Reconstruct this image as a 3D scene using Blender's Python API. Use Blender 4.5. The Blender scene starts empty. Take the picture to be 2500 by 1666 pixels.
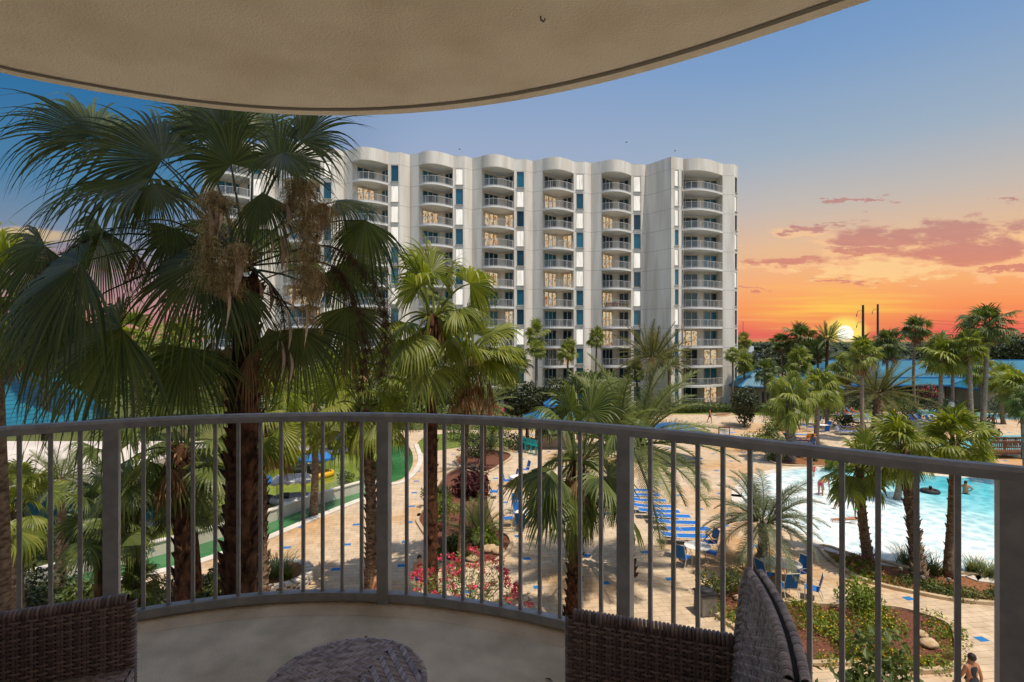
import bpy, math, random
from mathutils import Vector, Matrix, noise as mn
R=math.radians; PI=math.pi
sc=bpy.context.scene; COL=sc.collection
F=1300.0; EYE=10.0; HZ=826.0; CX=1250.0
V=Vector
def G(px,py,z=0.0):
    d=(EYE-z)*F/(py-HZ); return V(((px-CX)*d/F,d,z))
def P(px,py,d): return V(((px-CX)*d/F,d,EYE-(py-HZ)*d/F))
# ---------------------------------------------------------------- mesh builder
class MB:
    def __init__(s): s.v=[];s.f=[];s.m=[]
    def add(s,vs,fs,mi=0):
        o=len(s.v); s.v.extend([tuple(a) for a in vs])
        for f in fs: s.f.append(tuple(i+o for i in f)); s.m.append(mi)
    def box(s,c,sz,rz=0,mi=0,M=None):
        x,y,z=[a/2 for a in sz]
        vs=[V((i*x,j*y,k*z)) for k in(-1,1) for j in(-1,1) for i in(-1,1)]
        if M is None: M=Matrix.Rotation(rz,3,'Z')
        s.add([M@a+V(c) for a in vs],[(0,2,3,1),(4,5,7,6),(0,1,5,4),(2,6,7,3),(0,4,6,2),(1,3,7,5)],mi)
    def bar(s,a,b,w,h,mi=0,up=V((0,0,1))):
        a=V(a);b=V(b);t=(b-a);L=t.length
        if L<1e-6:return
        t/=L; 
        if abs(t.dot(up))>.99: up=V((0,1,0))
        sx=t.cross(up).normalized(); n=sx.cross(t)
        M=Matrix((sx,t,n)).transposed()
        s.box((a+b)/2,(w,L,h),mi=mi,M=M)
    def tube(s,pts,rad,n=6,mi=0,cap=True):
        pts=[V(p) for p in pts]; N=len(pts)
        if not hasattr(rad,'__len__'): rad=[rad]*N
        o=len(s.v); ref=None
        for i,p in enumerate(pts):
            t=(pts[min(i+1,N-1)]-pts[max(i-1,0)]).normalized()
            if ref is None: ref=t.orthogonal().normalized()
            ref=(ref-t*ref.dot(t))
            if ref.length<1e-5: ref=t.orthogonal()
            ref.normalize(); b=t.cross(ref)
            for k in range(n):
                a=2*PI*k/n; s.v.append(tuple(p+(ref*math.cos(a)+b*math.sin(a))*rad[i]))
        for i in range(N-1):
            for k in range(n):
                k2=(k+1)%n; s.f.append((o+i*n+k,o+i*n+k2,o+(i+1)*n+k2,o+(i+1)*n+k)); s.m.append(mi)
        if cap:
            s.f.append(tuple(o+k for k in range(n))[::-1]); s.m.append(mi)
            s.f.append(tuple(o+(N-1)*n+k for k in range(n))); s.m.append(mi)
    def lathe(s,prof,n=16,c=(0,0,0),mi=0,sx=1,sy=1):
        o=len(s.v); c=V(c)
        for r,z in prof:
            for k in range(n):
                a=2*PI*k/n; s.v.append((c.x+r*math.cos(a)*sx,c.y+r*math.sin(a)*sy,c.z+z))
        for i in range(len(prof)-1):
            for k in range(n):
                k2=(k+1)%n; s.f.append((o+i*n+k,o+i*n+k2,o+(i+1)*n+k2,o+(i+1)*n+k)); s.m.append(mi)
        s.f.append(tuple(o+(len(prof)-1)*n+k for k in range(n))); s.m.append(mi)
    def ell(s,c,r,nu=10,nv=7,mi=0,nz=0,seed=0):
        c=V(c); pr=[]
        o=len(s.v)
        for i in range(nv+1):
            th=PI*i/nv
            for k in range(nu):
                a=2*PI*k/nu; q=V((math.sin(th)*math.cos(a),math.sin(th)*math.sin(a),-math.cos(th)))
                m=1+nz*mn.noise(q*1.7+V((seed*3.1,seed,0))) if nz else 1
                s.v.append((c.x+q.x*r[0]*m,c.y+q.y*r[1]*m,c.z+q.z*r[2]*m))
        for i in range(nv):
            for k in range(nu):
                k2=(k+1)%nu; s.f.append((o+i*nu+k,o+i*nu+k2,o+(i+1)*nu+k2,o+(i+1)*nu+k)); s.m.append(mi)
    def prism(s,pts,z0,z1,mi=0,bottom=True):
        n=len(pts); o=len(s.v)
        for z in(z0,z1):
            for p in pts: s.v.append((p[0],p[1],z))
        for k in range(n):
            k2=(k+1)%n; s.f.append((o+k,o+k2,o+n+k2,o+n+k)); s.m.append(mi)
        s.f.append(tuple(o+n+k for k in range(n))); s.m.append(mi)
        if bottom: s.f.append(tuple(o+k for k in range(n))[::-1]); s.m.append(mi)
    def quad(s,a,b,c,d,mi=0): s.add([a,b,c,d],[(0,1,2,3)],mi)
    def mesh(s,name):
        me=bpy.data.meshes.new(name); me.from_pydata(s.v,[],s.f); me.update()
        if any(s.m): me.polygons.foreach_set('material_index',s.m)
        return me
def obj(name,mb,mats,parent=None,smooth=False,loc=None):
    me=mb.mesh(name) if isinstance(mb,MB) else mb
    o=bpy.data.objects.new(name,me); COL.objects.link(o)
    if not isinstance(mats,(list,tuple)): mats=[mats]
    if not me.materials:
        for m in mats: me.materials.append(m)
    if smooth: me.polygons.foreach_set('use_smooth',[True]*len(me.polygons))
    if parent: o.parent=parent
    if loc is not None: o.location=loc
    return o
def tag(o,label=None,cat=None,group=None,kind=None):
    if label:o['label']=label
    if cat:o['category']=cat
    if group:o['group']=group
    if kind:o['kind']=kind
    return o
def thing(name,label,cat,loc=(0,0,0),rz=0,group=None,sc_=1):
    o=bpy.data.objects.new(name,None); COL.objects.link(o); o.location=loc; o.rotation_euler=(0,0,rz); o.scale=(sc_,)*3
    o.empty_display_size=.2
    return tag(o,label,cat,group)
def struct(name,mb,mat,smooth=False): return tag(obj(name,mb,mat,None,smooth),kind='structure')
KIDS={}
def copy_tree(o,parent=None):
    c=o.copy(); COL.objects.link(c); c.parent=parent
    for ch in o.children: copy_tree(ch,c)
    return c
def dup(root,loc,rz,label,group=None,scale=None):
    c=copy_tree(root); c.location=loc; c.rotation_euler=(0,0,rz); c['label']=label
    if group: c['group']=group
    if scale: c.scale=(scale,)*3
    return c
# ---------------------------------------------------------------- materials
class NT:
    def __init__(s,name):
        s.m=bpy.data.materials.new(name); s.m.use_nodes=True; s.t=s.m.node_tree; s.t.nodes.clear()
        s.out=s.t.nodes.new('ShaderNodeOutputMaterial')
    def n(s,ty,**kw):
        nd=s.t.nodes.new(ty)
        for k,v in kw.items(): setattr(nd,k,v)
        return nd
    def l(s,a,b): s.t.links.new(a,b)
def rgb(c): return (c[0],c[1],c[2],1)
def S(r,g,b):
    f=lambda c:(c/255/12.92 if c/255<=.04045 else ((c/255+.055)/1.055)**2.4)
    return (f(r),f(g),f(b))
def pm(name,c1,c2=None,scale=5,rough=.7,bump=0,bscale=None,spec=.3,metal=0,trans=0,island=0,coord='Object',detail=5,stretch=None,emis=0,rnd=0,lo=.35,hi=.65,bdist=.02):
    t=NT(name); b=t.n('ShaderNodeBsdfPrincipled'); b.inputs['Roughness'].default_value=rough
    b.inputs['Specular IOR Level'].default_value=spec; b.inputs['Metallic'].default_value=metal
    tc=t.n('ShaderNodeTexCoord'); src=tc.outputs[coord]
    if stretch:
        mp=t.n('ShaderNodeMapping'); mp.inputs['Scale'].default_value=stretch; t.l(src,mp.inputs[0]); src=mp.outputs[0]
    col=None
    if c2:
        nz=t.n('ShaderNodeTexNoise'); nz.inputs['Scale'].default_value=scale; nz.inputs['Detail'].default_value=detail; t.l(src,nz.inputs['Vector'])
        fac=nz.outputs['Fac']
        if island or rnd:
            g=t.n('ShaderNodeNewGeometry') if island else t.n('ShaderNodeObjectInfo')
            mx=t.n('ShaderNodeMix'); mx.inputs[0].default_value=island or rnd; t.l(fac,mx.inputs[2]); t.l(g.outputs['Random Per Island' if island else 'Random'],mx.inputs[3]); fac=mx.outputs[0]
            lo2,hi2=(.15,.85)
        else: lo2,hi2=lo,hi
        rp=t.n('ShaderNodeValToRGB'); rp.color_ramp.elements[0].position=lo2; rp.color_ramp.elements[1].position=hi2
        rp.color_ramp.elements[0].color=rgb(c1); rp.color_ramp.elements[1].color=rgb(c2); t.l(fac,rp.inputs[0])
        col=rp.outputs[0]; t.l(col,b.inputs['Base Color'])
    else: b.inputs['Base Color'].default_value=rgb(c1)
    if emis:
        b.inputs['Emission Strength'].default_value=emis
        if col: t.l(col,b.inputs['Emission Color'])
        else: b.inputs['Emission Color'].default_value=rgb(c1)
    if bump:
        n2=t.n('ShaderNodeTexNoise'); n2.inputs['Scale'].default_value=bscale or scale*4; n2.inputs['Detail'].default_value=6; t.l(src,n2.inputs['Vector'])
        bp=t.n('ShaderNodeBump'); bp.inputs['Strength'].default_value=bump; bp.inputs['Distance'].default_value=bdist
        t.l(n2.outputs['Fac'],bp.inputs['Height']); t.l(bp.outputs[0],b.inputs['Normal'])
    sh=b.outputs[0]
    if trans:
        tr=t.n('ShaderNodeBsdfTranslucent')
        if col:
            hs=t.n('ShaderNodeHueSaturation'); hs.inputs['Saturation'].default_value=1.15; hs.inputs['Value'].default_value=1.6; t.l(col,hs.inputs['Color']); t.l(hs.outputs[0],tr.inputs[0])
        else: tr.inputs[0].default_value=rgb(c1)
        ms=t.n('ShaderNodeMixShader'); ms.inputs[0].default_value=trans; t.l(sh,ms.inputs[1]); t.l(tr.outputs[0],ms.inputs[2]); sh=ms.outputs[0]
    t.l(sh,t.out.inputs[0]); return t.m
# ---------------------------------------------------------------- leaf generators
Z=V((0,0,1))
def rib(mb,pts,w,n=3,mi=0):
    N=len(pts); ws=[w*(1-.6*i/(N-1)) for i in range(N)]
    mb.tube(pts,ws,n,mi,cap=False)
def bez(a,b,c,n):
    return [a*(1-t)**2+b*2*t*(1-t)+c*t*t for t in [i/n for i in range(n+1)]]
def fan(mb,base,hast,t,n,Rr,nseg,rng,phimax=R(120),droop=1.0,split=.5,K=6,pet=.022,cup=.25,lift=.25):
    base=V(base);hast=V(hast);t=V(t).normalized();n=V(n)
    n=(n-t*n.dot(t)); n=(n.normalized() if n.length>1e-3 else t.orthogonal().normalized()); s=t.cross(n)
    d0=(hast-base)
    rib(mb,bez(base,base+d0*.5+Z*(d0.length*lift),hast,5),pet,3)
    dphi=2*phimax/nseg
    for i in range(nseg):
        phi=-phimax+dphi*(i+.5); a=abs(phi)/phimax
        d=t*math.cos(phi)+s*math.sin(phi)-n*(cup*a)
        d.normalize(); e=(s*math.cos(phi)-t*math.sin(phi))
        L=Rr*(1-.22*a*a)*rng.uniform(.88,1.06); sp=split*rng.uniform(.85,1.1)
        gl=droop*rng.uniform(.4,1.6); tw=rng.uniform(-.12,.12)
        p=hast.copy(); dr=d.copy(); o=len(mb.v); st=L/K; w0=L*sp*dphi*.5
        for j in range(K+1):
            r=j/K
            if r<=sp: w=r*L*dphi*.53
            else: w=w0*max(0.02,1-((r-sp)/(1-sp))**1.4)
            fo=n*(w*.45)
            mb.v.append(tuple(p-e*w)); mb.v.append(tuple(p-fo)); mb.v.append(tuple(p+e*w))
            g=(.03*droop if r<sp*.85 else .36*gl)*(6/K)
            dr=(dr-Z*g+e*(tw if r>sp else 0)*.3).normalized(); p=p+dr*st
        for j in range(K):
            q=o+3*j; mb.f.append((q,q+1,q+4,q+3)); mb.f.append((q+1,q+2,q+5,q+4)); mb.m+= [0,0]
def fan_crown(mb,rng,nfr=26,Rb=1.0,pl=.9,nseg=20,K=4,elmin=-55,elmax=82,c=V((0,0,0)),droop=1.0,cup=.25):
    for i in range(nfr):
        u=(i+.5)/nfr; el=R(elmax+(elmin-elmax)*u+rng.uniform(-15,15)); az=i*2.39996+rng.uniform(-.5,.5)
        dr=V((math.cos(az)*math.cos(el),math.sin(az)*math.cos(el),math.sin(el)))
        h=c+dr*pl*rng.uniform(.6,1.45)-Z*(rng.uniform(.05,.3)*pl*math.cos(el))
        t=(dr-Z*(.35 if el<R(50) else .05)).normalized()
        n=Z*math.cos(el)+V((-math.cos(az),-math.sin(az),0))*(math.sin(el))
        n=n+V((rng.uniform(-.7,.7),rng.uniform(-.7,.7),rng.uniform(-.4,.4)))
        fan(mb,c+V((math.cos(az)*.08,math.sin(az)*.08,-.05*u)),h,t,n,Rb*rng.uniform(.72,1.12),nseg,rng,R(rng.uniform(85,130)),droop*rng.uniform(.8,1.5),.52,K,cup=cup)
def skirt(mb,rng,nfr=16,Rb=.9,pl=.5,nseg=9,K=3,c=V((0,0,0)),z0=-.1,z1=-.9):
    for i in range(nfr):
        az=i*2.39996+rng.uniform(-.4,.4); el=R(rng.uniform(-78,-50))
        dr=V((math.cos(az)*math.cos(el),math.sin(az)*math.cos(el),math.sin(el)))
        b=c+V((math.cos(az)*.14,math.sin(az)*.14,z0+(z1-z0)*rng.random()*.5)); h=b+dr*pl*rng.uniform(.6,1.1)
        fan(mb,b,h,dr-Z*.6,V((math.cos(az),math.sin(az),.3)),Rb*rng.uniform(.6,1),nseg,rng,R(60),1.6,.4,K,cup=.5,lift=.35)
def feather(mb,base,az,el,L,rng,nl=34,ll=.45,K=10,droop=1.0,lw=.016,vup=.35,seg=2):
    p=V(base); h=V((math.cos(az),math.sin(az),0)); dr=(h*math.cos(el)+Z*math.sin(el)).normalized()
    pts=[p.copy()]; st=L/K; tw=rng.uniform(-.04,.04); sd0=h.cross(Z)
    for j in range(K):
        dr=(dr-Z*(.035+.10*(j/K))*droop+sd0*tw).normalized(); p=p+dr*st; pts.append(p.copy())
    rib(mb,pts,.014*L/1.5+.006,3)
    for i in range(nl):
        u=.14+.86*(i+.5)/nl; x=u*K; j=min(int(x),K-1); fr=x-j
        q=pts[j].lerp(pts[j+1],fr); t=(pts[j+1]-pts[j]).normalized(); sd=t.cross(Z); 
        if sd.length<1e-3: sd=sd0
        sd.normalize(); up=sd.cross(t)
        l=ll*(math.sin(PI*min(1,(u-.05)*.95+.08))**.6)*rng.uniform(.85,1.1)
        for sg in(-1,1):
            d=(t*(.55+.35*u)+sd*sg*.8+up*(vup+rng.uniform(-.18,.18))).normalized(); e=t*lw
            o=len(mb.v); a=q.copy(); dd=d.copy()
            for k in range(seg+1):
                w=(1,.9,.1)[k] if seg==2 else (1,.1)[k]
                mb.v.append(tuple(a-e*w)); mb.v.append(tuple(a+e*w)); a=a+dd*(l/seg); dd=(dd-Z*.35*droop).normalized()
            for k in range(seg): mb.f.append((o+2*k,o+2*k+1,o+2*k+3,o+2*k+2)); mb.m.append(0)
def feather_crown(mb,rng,nfr=34,L=3.0,ll=.45,nl=34,elmin=-40,elmax=80,c=V((0,0,0)),droop=1.0,seg=2,K=9,lw=.018):
    for i in range(nfr):
        u=(i+.5)/nfr; el=R(elmax+(elmin-elmax)*u+rng.uniform(-6,6)); az=i*2.39996+rng.uniform(-.25,.25)
        feather(mb,c+V((math.cos(az)*.12,math.sin(az)*.12,0)),az,el,L*rng.uniform(.85,1.08),rng,nl,ll,K,droop,lw,seg=seg)
def trunk(mb,base,top,r0,r1,rng,rings=10,sides=9,rough=.05,bulge=0,boots=0,bl=.12,bend=0):
    base=V(base);top=V(top); pts=[];rad=[]
    bx=V((rng.uniform(-1,1),rng.uniform(-1,1),0))*bend
    for i in range(rings+1):
        u=i/rings; pts.append(base.lerp(top,u)+bx*math.sin(PI*u)); rad.append((r0+(r1-r0)*u+(bulge*math.exp(-u*8)))*(1+rng.uniform(-rough,rough)))
    mb.tube(pts,rad,sides)
    H=(top-base).length
    for i in range(boots):
        u=(i+.5)/boots; x=u*rings; j=min(int(x),rings-1); c=pts[j].lerp(pts[j+1],x-j); rr=rad[j]
        az=i*2.39996+rng.uniform(-.3,.3); o=V((math.cos(az),math.sin(az),0)); sd=V((-o.y,o.x,0)); l=bl*rng.uniform(.6,1.3); w=rr*rng.uniform(.3,.5)
        a=c+o*rr*.92; b=a+o*l*.55+Z*l*rng.uniform(.5,1.1)
        mb.add([a-sd*w-Z*l*.4,a+sd*w-Z*l*.4,b+sd*w*.45,b-sd*w*.45,a-sd*w*.8+Z*l*.25,a+sd*w*.8+Z*l*.25],[(0,1,2,3),(3,2,5,4),(0,3,4),(1,5,2)])
def leaves(mb,rng,cl,n,size,asp=.5,shell=.5,mi=0):
    """n leaf faces spread through clumps cl=[(center,(rx,ry,rz)),...]"""
    tot=sum(r[0]*r[1]+r[0]*r[2]+r[1]*r[2] for _,r in cl)
    for c,r in cl:
        k=int(n*(r[0]*r[1]+r[0]*r[2]+r[1]*r[2])/tot); c=V(c)
        for _ in range(k):
            q=V((rng.gauss(0,1),rng.gauss(0,1),rng.gauss(0,1))).normalized()*(shell+(1-shell)*rng.random()**.5)
            p=c+V((q.x*r[0],q.y*r[1],q.z*r[2]))
            d=(q+V((rng.uniform(-1,1),rng.uniform(-1,1),rng.uniform(-.6,.8)))).normalized(); e=d.orthogonal().normalized()
            e=Matrix.Rotation(rng.uniform(0,6.28),3,d)@e; s=size*rng.uniform(.6,1.3)
            f=d.cross(e)
            mb.add([p-e*s*.1,p+e*s*.5-f*s*asp*.5+d*s*.08,p+e*s,p+e*s*.5+f*s*asp*.5+d*s*.08],[(0,1,2,3)],mi)
def clumps(rng,c,r,n,f=.5):
    out=[]
    for i in range(n):
        q=V((rng.gauss(0,1),rng.gauss(0,1),rng.gauss(0,.9))).normalized()*rng.uniform(.25,.8)
        k=f*rng.uniform(.6,1.2); out.append((V(c)+V((q.x*r[0],q.y*r[1],q.z*r[2])),(r[0]*k,r[1]*k,r[2]*k)))
    return out
# ================================================================ materials
M={}
M['paint']=pm('railing_paint',(.27,.27,.27),(.37,.365,.36),14,.42,.10,200,.45,bdist=.002,detail=8)
M['concrete']=pm('balcony_concrete',(.56,.445,.29),(.84,.69,.48),5,.85,.8,160,.25,detail=15,bdist=.006,lo=.3,hi=.68)
M['stucco']=pm('ceiling_stucco',(.82,.66,.46),(.96,.80,.585),2.6,.95,.7,95,.1,detail=15,bdist=.009,lo=.30,hi=.58)
M['groove']=pm('drip_groove',(.20,.16,.11))
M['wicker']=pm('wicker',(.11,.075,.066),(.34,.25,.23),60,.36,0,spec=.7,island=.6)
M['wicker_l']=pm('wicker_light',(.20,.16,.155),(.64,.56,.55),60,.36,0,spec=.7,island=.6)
M['wicker_d']=pm('wicker_core',(.012,.009,.008),None,rough=.8)
M['trunk_dark']=pm('palm_bark_dark',(.030,.014,.008),(.13,.058,.030),9,.95,.9,30,.1,detail=8,stretch=(1,1,.5))
M['trunk']=pm('palm_bark',(.09,.055,.034),(.27,.19,.125),6,.95,.8,24,.1,detail=8,stretch=(1,1,2.5))
M['trunk_gray']=pm('palm_bark_grey',(.13,.10,.075),(.33,.27,.21),5,.95,.8,22,.1,detail=8,stretch=(1,1,3))
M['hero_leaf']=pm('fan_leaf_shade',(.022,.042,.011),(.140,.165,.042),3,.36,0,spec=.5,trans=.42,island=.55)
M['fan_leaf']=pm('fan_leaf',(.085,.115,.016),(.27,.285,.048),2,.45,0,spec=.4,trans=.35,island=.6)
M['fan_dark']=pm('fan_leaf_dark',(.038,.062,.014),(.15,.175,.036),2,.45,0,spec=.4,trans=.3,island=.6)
M['fan_yellow']=pm('fan_leaf_yellow',(.10,.14,.02),(.26,.27,.05),2,.5,0,spec=.3,trans=.4,island=.6)
M['feather']=pm('feather_leaf',(.075,.10,.030),(.23,.25,.085),2,.5,0,spec=.35,trans=.3,island=.6)
M['feather_gray']=pm('feather_leaf_grey',(.085,.105,.050),(.21,.23,.125),2,.5,0,spec=.35,trans=.3,island=.6)
M['date_leaf']=pm('date_leaf',(.055,.066,.018),(.17,.155,.045),2,.5,0,spec=.3,trans=.3,island=.6)
M['dead']=pm('dead_frond',(.13,.065,.030),(.36,.23,.12),4,.8,0,spec=.15,trans=.3,island=.7)
M['panicle']=pm('flower_stalk',(.26,.165,.06),(.56,.40,.17),8,.8,0,spec=.1,island=.7)
M['panicle_dark']=pm('seed_stalk',(.05,.028,.014),(.17,.095,.05),8,.8,0,spec=.1,island=.7)
M['bract']=pm('dry_bract',(.42,.26,.17),(.70,.50,.36),12,.8,0,spec=.1,trans=.2,island=.6)
M['shrub']=pm('broad_leaf',(.025,.046,.010),(.14,.175,.036),1.2,.5,0,spec=.35,trans=.2,island=.55)
M['shrub_dark']=pm('broad_leaf_dark',(.010,.017,.007),(.060,.072,.020),1.2,.5,0,spec=.35,trans=.15,island=.55)
M['shrub_lime']=pm('lime_leaf',(.07,.11,.014),(.23,.28,.04),1.2,.55,0,spec=.3,trans=.3,island=.6)
M['shrub_red']=pm('maroon_leaf',(.030,.008,.008),(.11,.025,.022),3,.5,0,spec=.3,trans=.15,island=.6)
M['pink']=pm('pink_petal',(.50,.025,.07),(.80,.12,.20),3,.6,0,spec=.2,trans=.25,island=.6)
M['yellow_fl']=pm('yellow_petal',(.62,.32,.02),(.85,.55,.05),3,.6,0,spec=.2,trans=.2,island=.6)
M['grass']=pm('lawn',(.075,.105,.020),(.17,.20,.045),3,.9,.5,60,.1,detail=8)
M['mulch']=pm('mulch',(.075,.026,.016),(.20,.085,.052),14,.95,.9,40,.1,detail=8)
M['soil']=pm('orange_mulch',(.15,.060,.025),(.30,.14,.065),8,.95,.8,40,.1,detail=8)
M['curb']=pm('curb_stone',(.40,.29,.17),(.52,.40,.25),3,.85,.4,40,.2)
M['rock']=pm('tan_rock',(.36,.23,.12),(.60,.44,.27),4,.85,.6,14,.2)
M['wall_w']=pm('white_stucco',(.62,.60,.56),(.70,.68,.64),.5,.9,.15,20,.15)
M['cream']=pm('cream_wall',(.52,.46,.38),(.62,.56,.47),.8,.9,.2,20,.15)
M['tan_wall']=pm('tan_wall',(.26,.19,.12),(.34,.26,.17),.8,.9,.2,20,.15)
M['roofw']=pm('flat_roof',(.50,.43,.36),(.62,.54,.46),.4,.9)
M['frame_t']=pm('window_trim',(.42,.38,.33))
M['bounce_reflector']=pm('pale_reflector',(.74,.66,.54),(.80,.72,.60),1,.9)
M['white']=pm('white_metal',(.50,.47,.43),None,rough=.5)
M['offwhite']=pm('chair_frame',(.60,.54,.44),None,rough=.4,spec=.5)
M['blue']=pm('blue_sling',(.010,.11,.38),(.02,.16,.48),4,.6,0,spec=.3,rnd=.4)
M['blue_dk']=pm('dark_blue_sling',(.012,.06,.19),(.02,.09,.26),4,.6,0)
M['canvas']=pm('blue_canvas',(.012,.11,.33),(.02,.16,.42),1.5,.55,0,spec=.3)
M['teal']=pm('teal_plastic',(.0,.27,.27),(.01,.34,.33),2,.4)
M['dark']=pm('dark_void',(.012,.010,.010),None,rough=.9)
M['black']=pm('black_rubber',(.02,.02,.02),None,rough=.6)
M['graymetal']=pm('grey_metal',(.13,.115,.095),(.20,.18,.15),6,.6,.2)
M['wood']=pm('brown_wood',(.10,.042,.020),(.22,.10,.048),6,.75,.3,40,stretch=(1,1,6))
M['red_cloth']=pm('red_cloth',(.55,.03,.03),None,rough=.8)
M['orange_cloth']=pm('orange_towel',(.70,.22,.02),(.75,.30,.03),6,.9)
M['white_cloth']=pm('white_towel',(.68,.68,.66),None,rough=.9)
M['yellow']=pm('yellow_plastic',(.68,.36,.01),None,rough=.5)
M['gray']=pm('grey_canopy',(.36,.33,.30),(.44,.41,.38),3,.8)
M['steel']=pm('pole_steel',(.03,.03,.035),None,rough=.6)
def skin(n,c): return pm(n,c,None,rough=.6,spec=.3)
M['skin_tan']=skin('skin_tan',(.38,.17,.085)); M['skin_lt']=skin('skin_light',(.52,.29,.19)); M['skin_dk']=skin('skin_deep',(.12,.05,.028))
M['hair_d']=pm('dark_hair',(.02,.013,.01),None,rough=.6); M['hair_b']=pm('brown_hair',(.07,.035,.018),None,rough=.6)
for k,c in dict(green_shorts=(.04,.30,.02),pink_shorts=(.45,.10,.12),blue_shorts=(.02,.10,.42),teal_shorts=(.01,.30,.32),black_cloth=(.02,.02,.025),red_suit=(.6,.03,.04),gray_cloth=(.12,.12,.15)).items(): M[k]=pm(k,c,None,rough=.85)
def mat_glass(name,c,c2):
    t=NT(name); b=t.n('ShaderNodeBsdfPrincipled'); b.inputs['Roughness'].default_value=.12; b.inputs['Specular IOR Level'].default_value=.5
    tc=t.n('ShaderNodeTexCoord'); mp=t.n('ShaderNodeMapping'); mp.inputs['Scale'].default_value=(1,1,.06); t.l(tc.outputs['Object'],mp.inputs[0])
    nz=t.n('ShaderNodeTexNoise'); nz.inputs['Scale'].default_value=9; nz.inputs['Detail'].default_value=2; t.l(mp.outputs[0],nz.inputs[0])
    oi=t.n('ShaderNodeObjectInfo'); mm=t.n('ShaderNodeMix'); mm.inputs[0].default_value=.45; t.l(nz.outputs[0],mm.inputs[2]); t.l(oi.outputs['Random'],mm.inputs[3])
    rp=t.n('ShaderNodeValToRGB'); rp.color_ramp.elements[0].position=.25; rp.color_ramp.elements[1].position=.75; rp.color_ramp.elements[0].color=rgb(c); rp.color_ramp.elements[1].color=rgb(c2)
    t.l(mm.outputs[0],rp.inputs[0]); t.l(rp.outputs[0],b.inputs['Base Color']); t.l(b.outputs[0],t.out.inputs[0]); return t.m
M['teal_glass']=mat_glass('teal_curtained_glass',(.004,.055,.085),(.012,.13,.185))
M['dark_glass']=mat_glass('dark_glass',(.004,.016,.030),(.008,.050,.075))
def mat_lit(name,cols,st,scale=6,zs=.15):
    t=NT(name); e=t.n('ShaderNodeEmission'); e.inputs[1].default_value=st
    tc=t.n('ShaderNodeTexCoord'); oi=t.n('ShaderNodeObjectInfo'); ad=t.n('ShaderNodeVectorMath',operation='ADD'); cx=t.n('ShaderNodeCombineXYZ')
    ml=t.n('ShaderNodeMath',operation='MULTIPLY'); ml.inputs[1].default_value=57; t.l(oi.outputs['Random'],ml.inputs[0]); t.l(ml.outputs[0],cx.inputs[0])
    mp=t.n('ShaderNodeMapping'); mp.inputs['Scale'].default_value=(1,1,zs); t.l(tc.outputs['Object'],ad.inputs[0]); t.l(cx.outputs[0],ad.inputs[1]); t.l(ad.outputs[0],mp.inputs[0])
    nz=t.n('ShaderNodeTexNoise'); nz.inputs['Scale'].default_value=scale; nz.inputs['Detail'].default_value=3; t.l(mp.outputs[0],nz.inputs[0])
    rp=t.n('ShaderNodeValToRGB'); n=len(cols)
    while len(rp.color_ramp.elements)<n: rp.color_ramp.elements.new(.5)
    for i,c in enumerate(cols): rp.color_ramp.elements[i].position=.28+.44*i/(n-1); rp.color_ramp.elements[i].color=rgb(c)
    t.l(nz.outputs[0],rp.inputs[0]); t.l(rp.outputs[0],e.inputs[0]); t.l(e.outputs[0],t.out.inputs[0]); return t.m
M['luminous_white']=mat_lit('glowing_white_curtain',[S(214,205,190),S(250,244,232),S(255,252,246)],1.0,5,.08)  # emission stands in for the brightness of the white curtains
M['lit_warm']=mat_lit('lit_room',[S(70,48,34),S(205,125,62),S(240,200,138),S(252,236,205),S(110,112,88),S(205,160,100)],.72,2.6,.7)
# facade with horizontal joints and faint stains
def mat_facade():
    t=NT('facade_stucco'); b=t.n('ShaderNodeBsdfPrincipled'); b.inputs['Roughness'].default_value=.9; b.inputs['Specular IOR Level'].default_value=.15
    tc=t.n('ShaderNodeTexCoord'); sp=t.n('ShaderNodeSeparateXYZ'); t.l(tc.outputs['Object'],sp.inputs[0])
    a=t.n('ShaderNodeMath',operation='ADD'); a.inputs[1].default_value=.31; t.l(sp.outputs[2],a.inputs[0])
    d=t.n('ShaderNodeMath',operation='DIVIDE'); d.inputs[1].default_value=2.94; t.l(a.outputs[0],d.inputs[0])
    f=t.n('ShaderNodeMath',operation='FRACT'); t.l(d.outputs[0],f.inputs[0])
    lt=t.n('ShaderNodeMath',operation='LESS_THAN'); lt.inputs[1].default_value=.022; t.l(f.outputs[0],lt.inputs[0])
    mp=t.n('ShaderNodeMapping'); mp.inputs['Scale'].default_value=(1,1,.12); t.l(tc.outputs['Object'],mp.inputs[0])
    nz=t.n('ShaderNodeTexNoise'); nz.inputs['Scale'].default_value=.9; nz.inputs['Detail'].default_value=7; t.l(mp.outputs[0],nz.inputs[0])
    rp=t.n('ShaderNodeValToRGB'); rp.color_ramp.elements[0].position=.3; rp.color_ramp.elements[1].position=.62; rp.color_ramp.elements[0].color=(.57,.50,.41,1); rp.color_ramp.elements[1].color=(.75,.69,.595,1)
    t.l(nz.outputs[0],rp.inputs[0]); mx=t.n('ShaderNodeMix',data_type='RGBA'); t.l(lt.outputs[0],mx.inputs[0]); t.l(rp.outputs[0],mx.inputs[6]); mx.inputs[7].default_value=(.42,.385,.34,1)
    t.l(mx.outputs[2],b.inputs['Base Color']); t.l(b.outputs[0],t.out.inputs[0]); return t.m
M['facade']=mat_facade()
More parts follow.
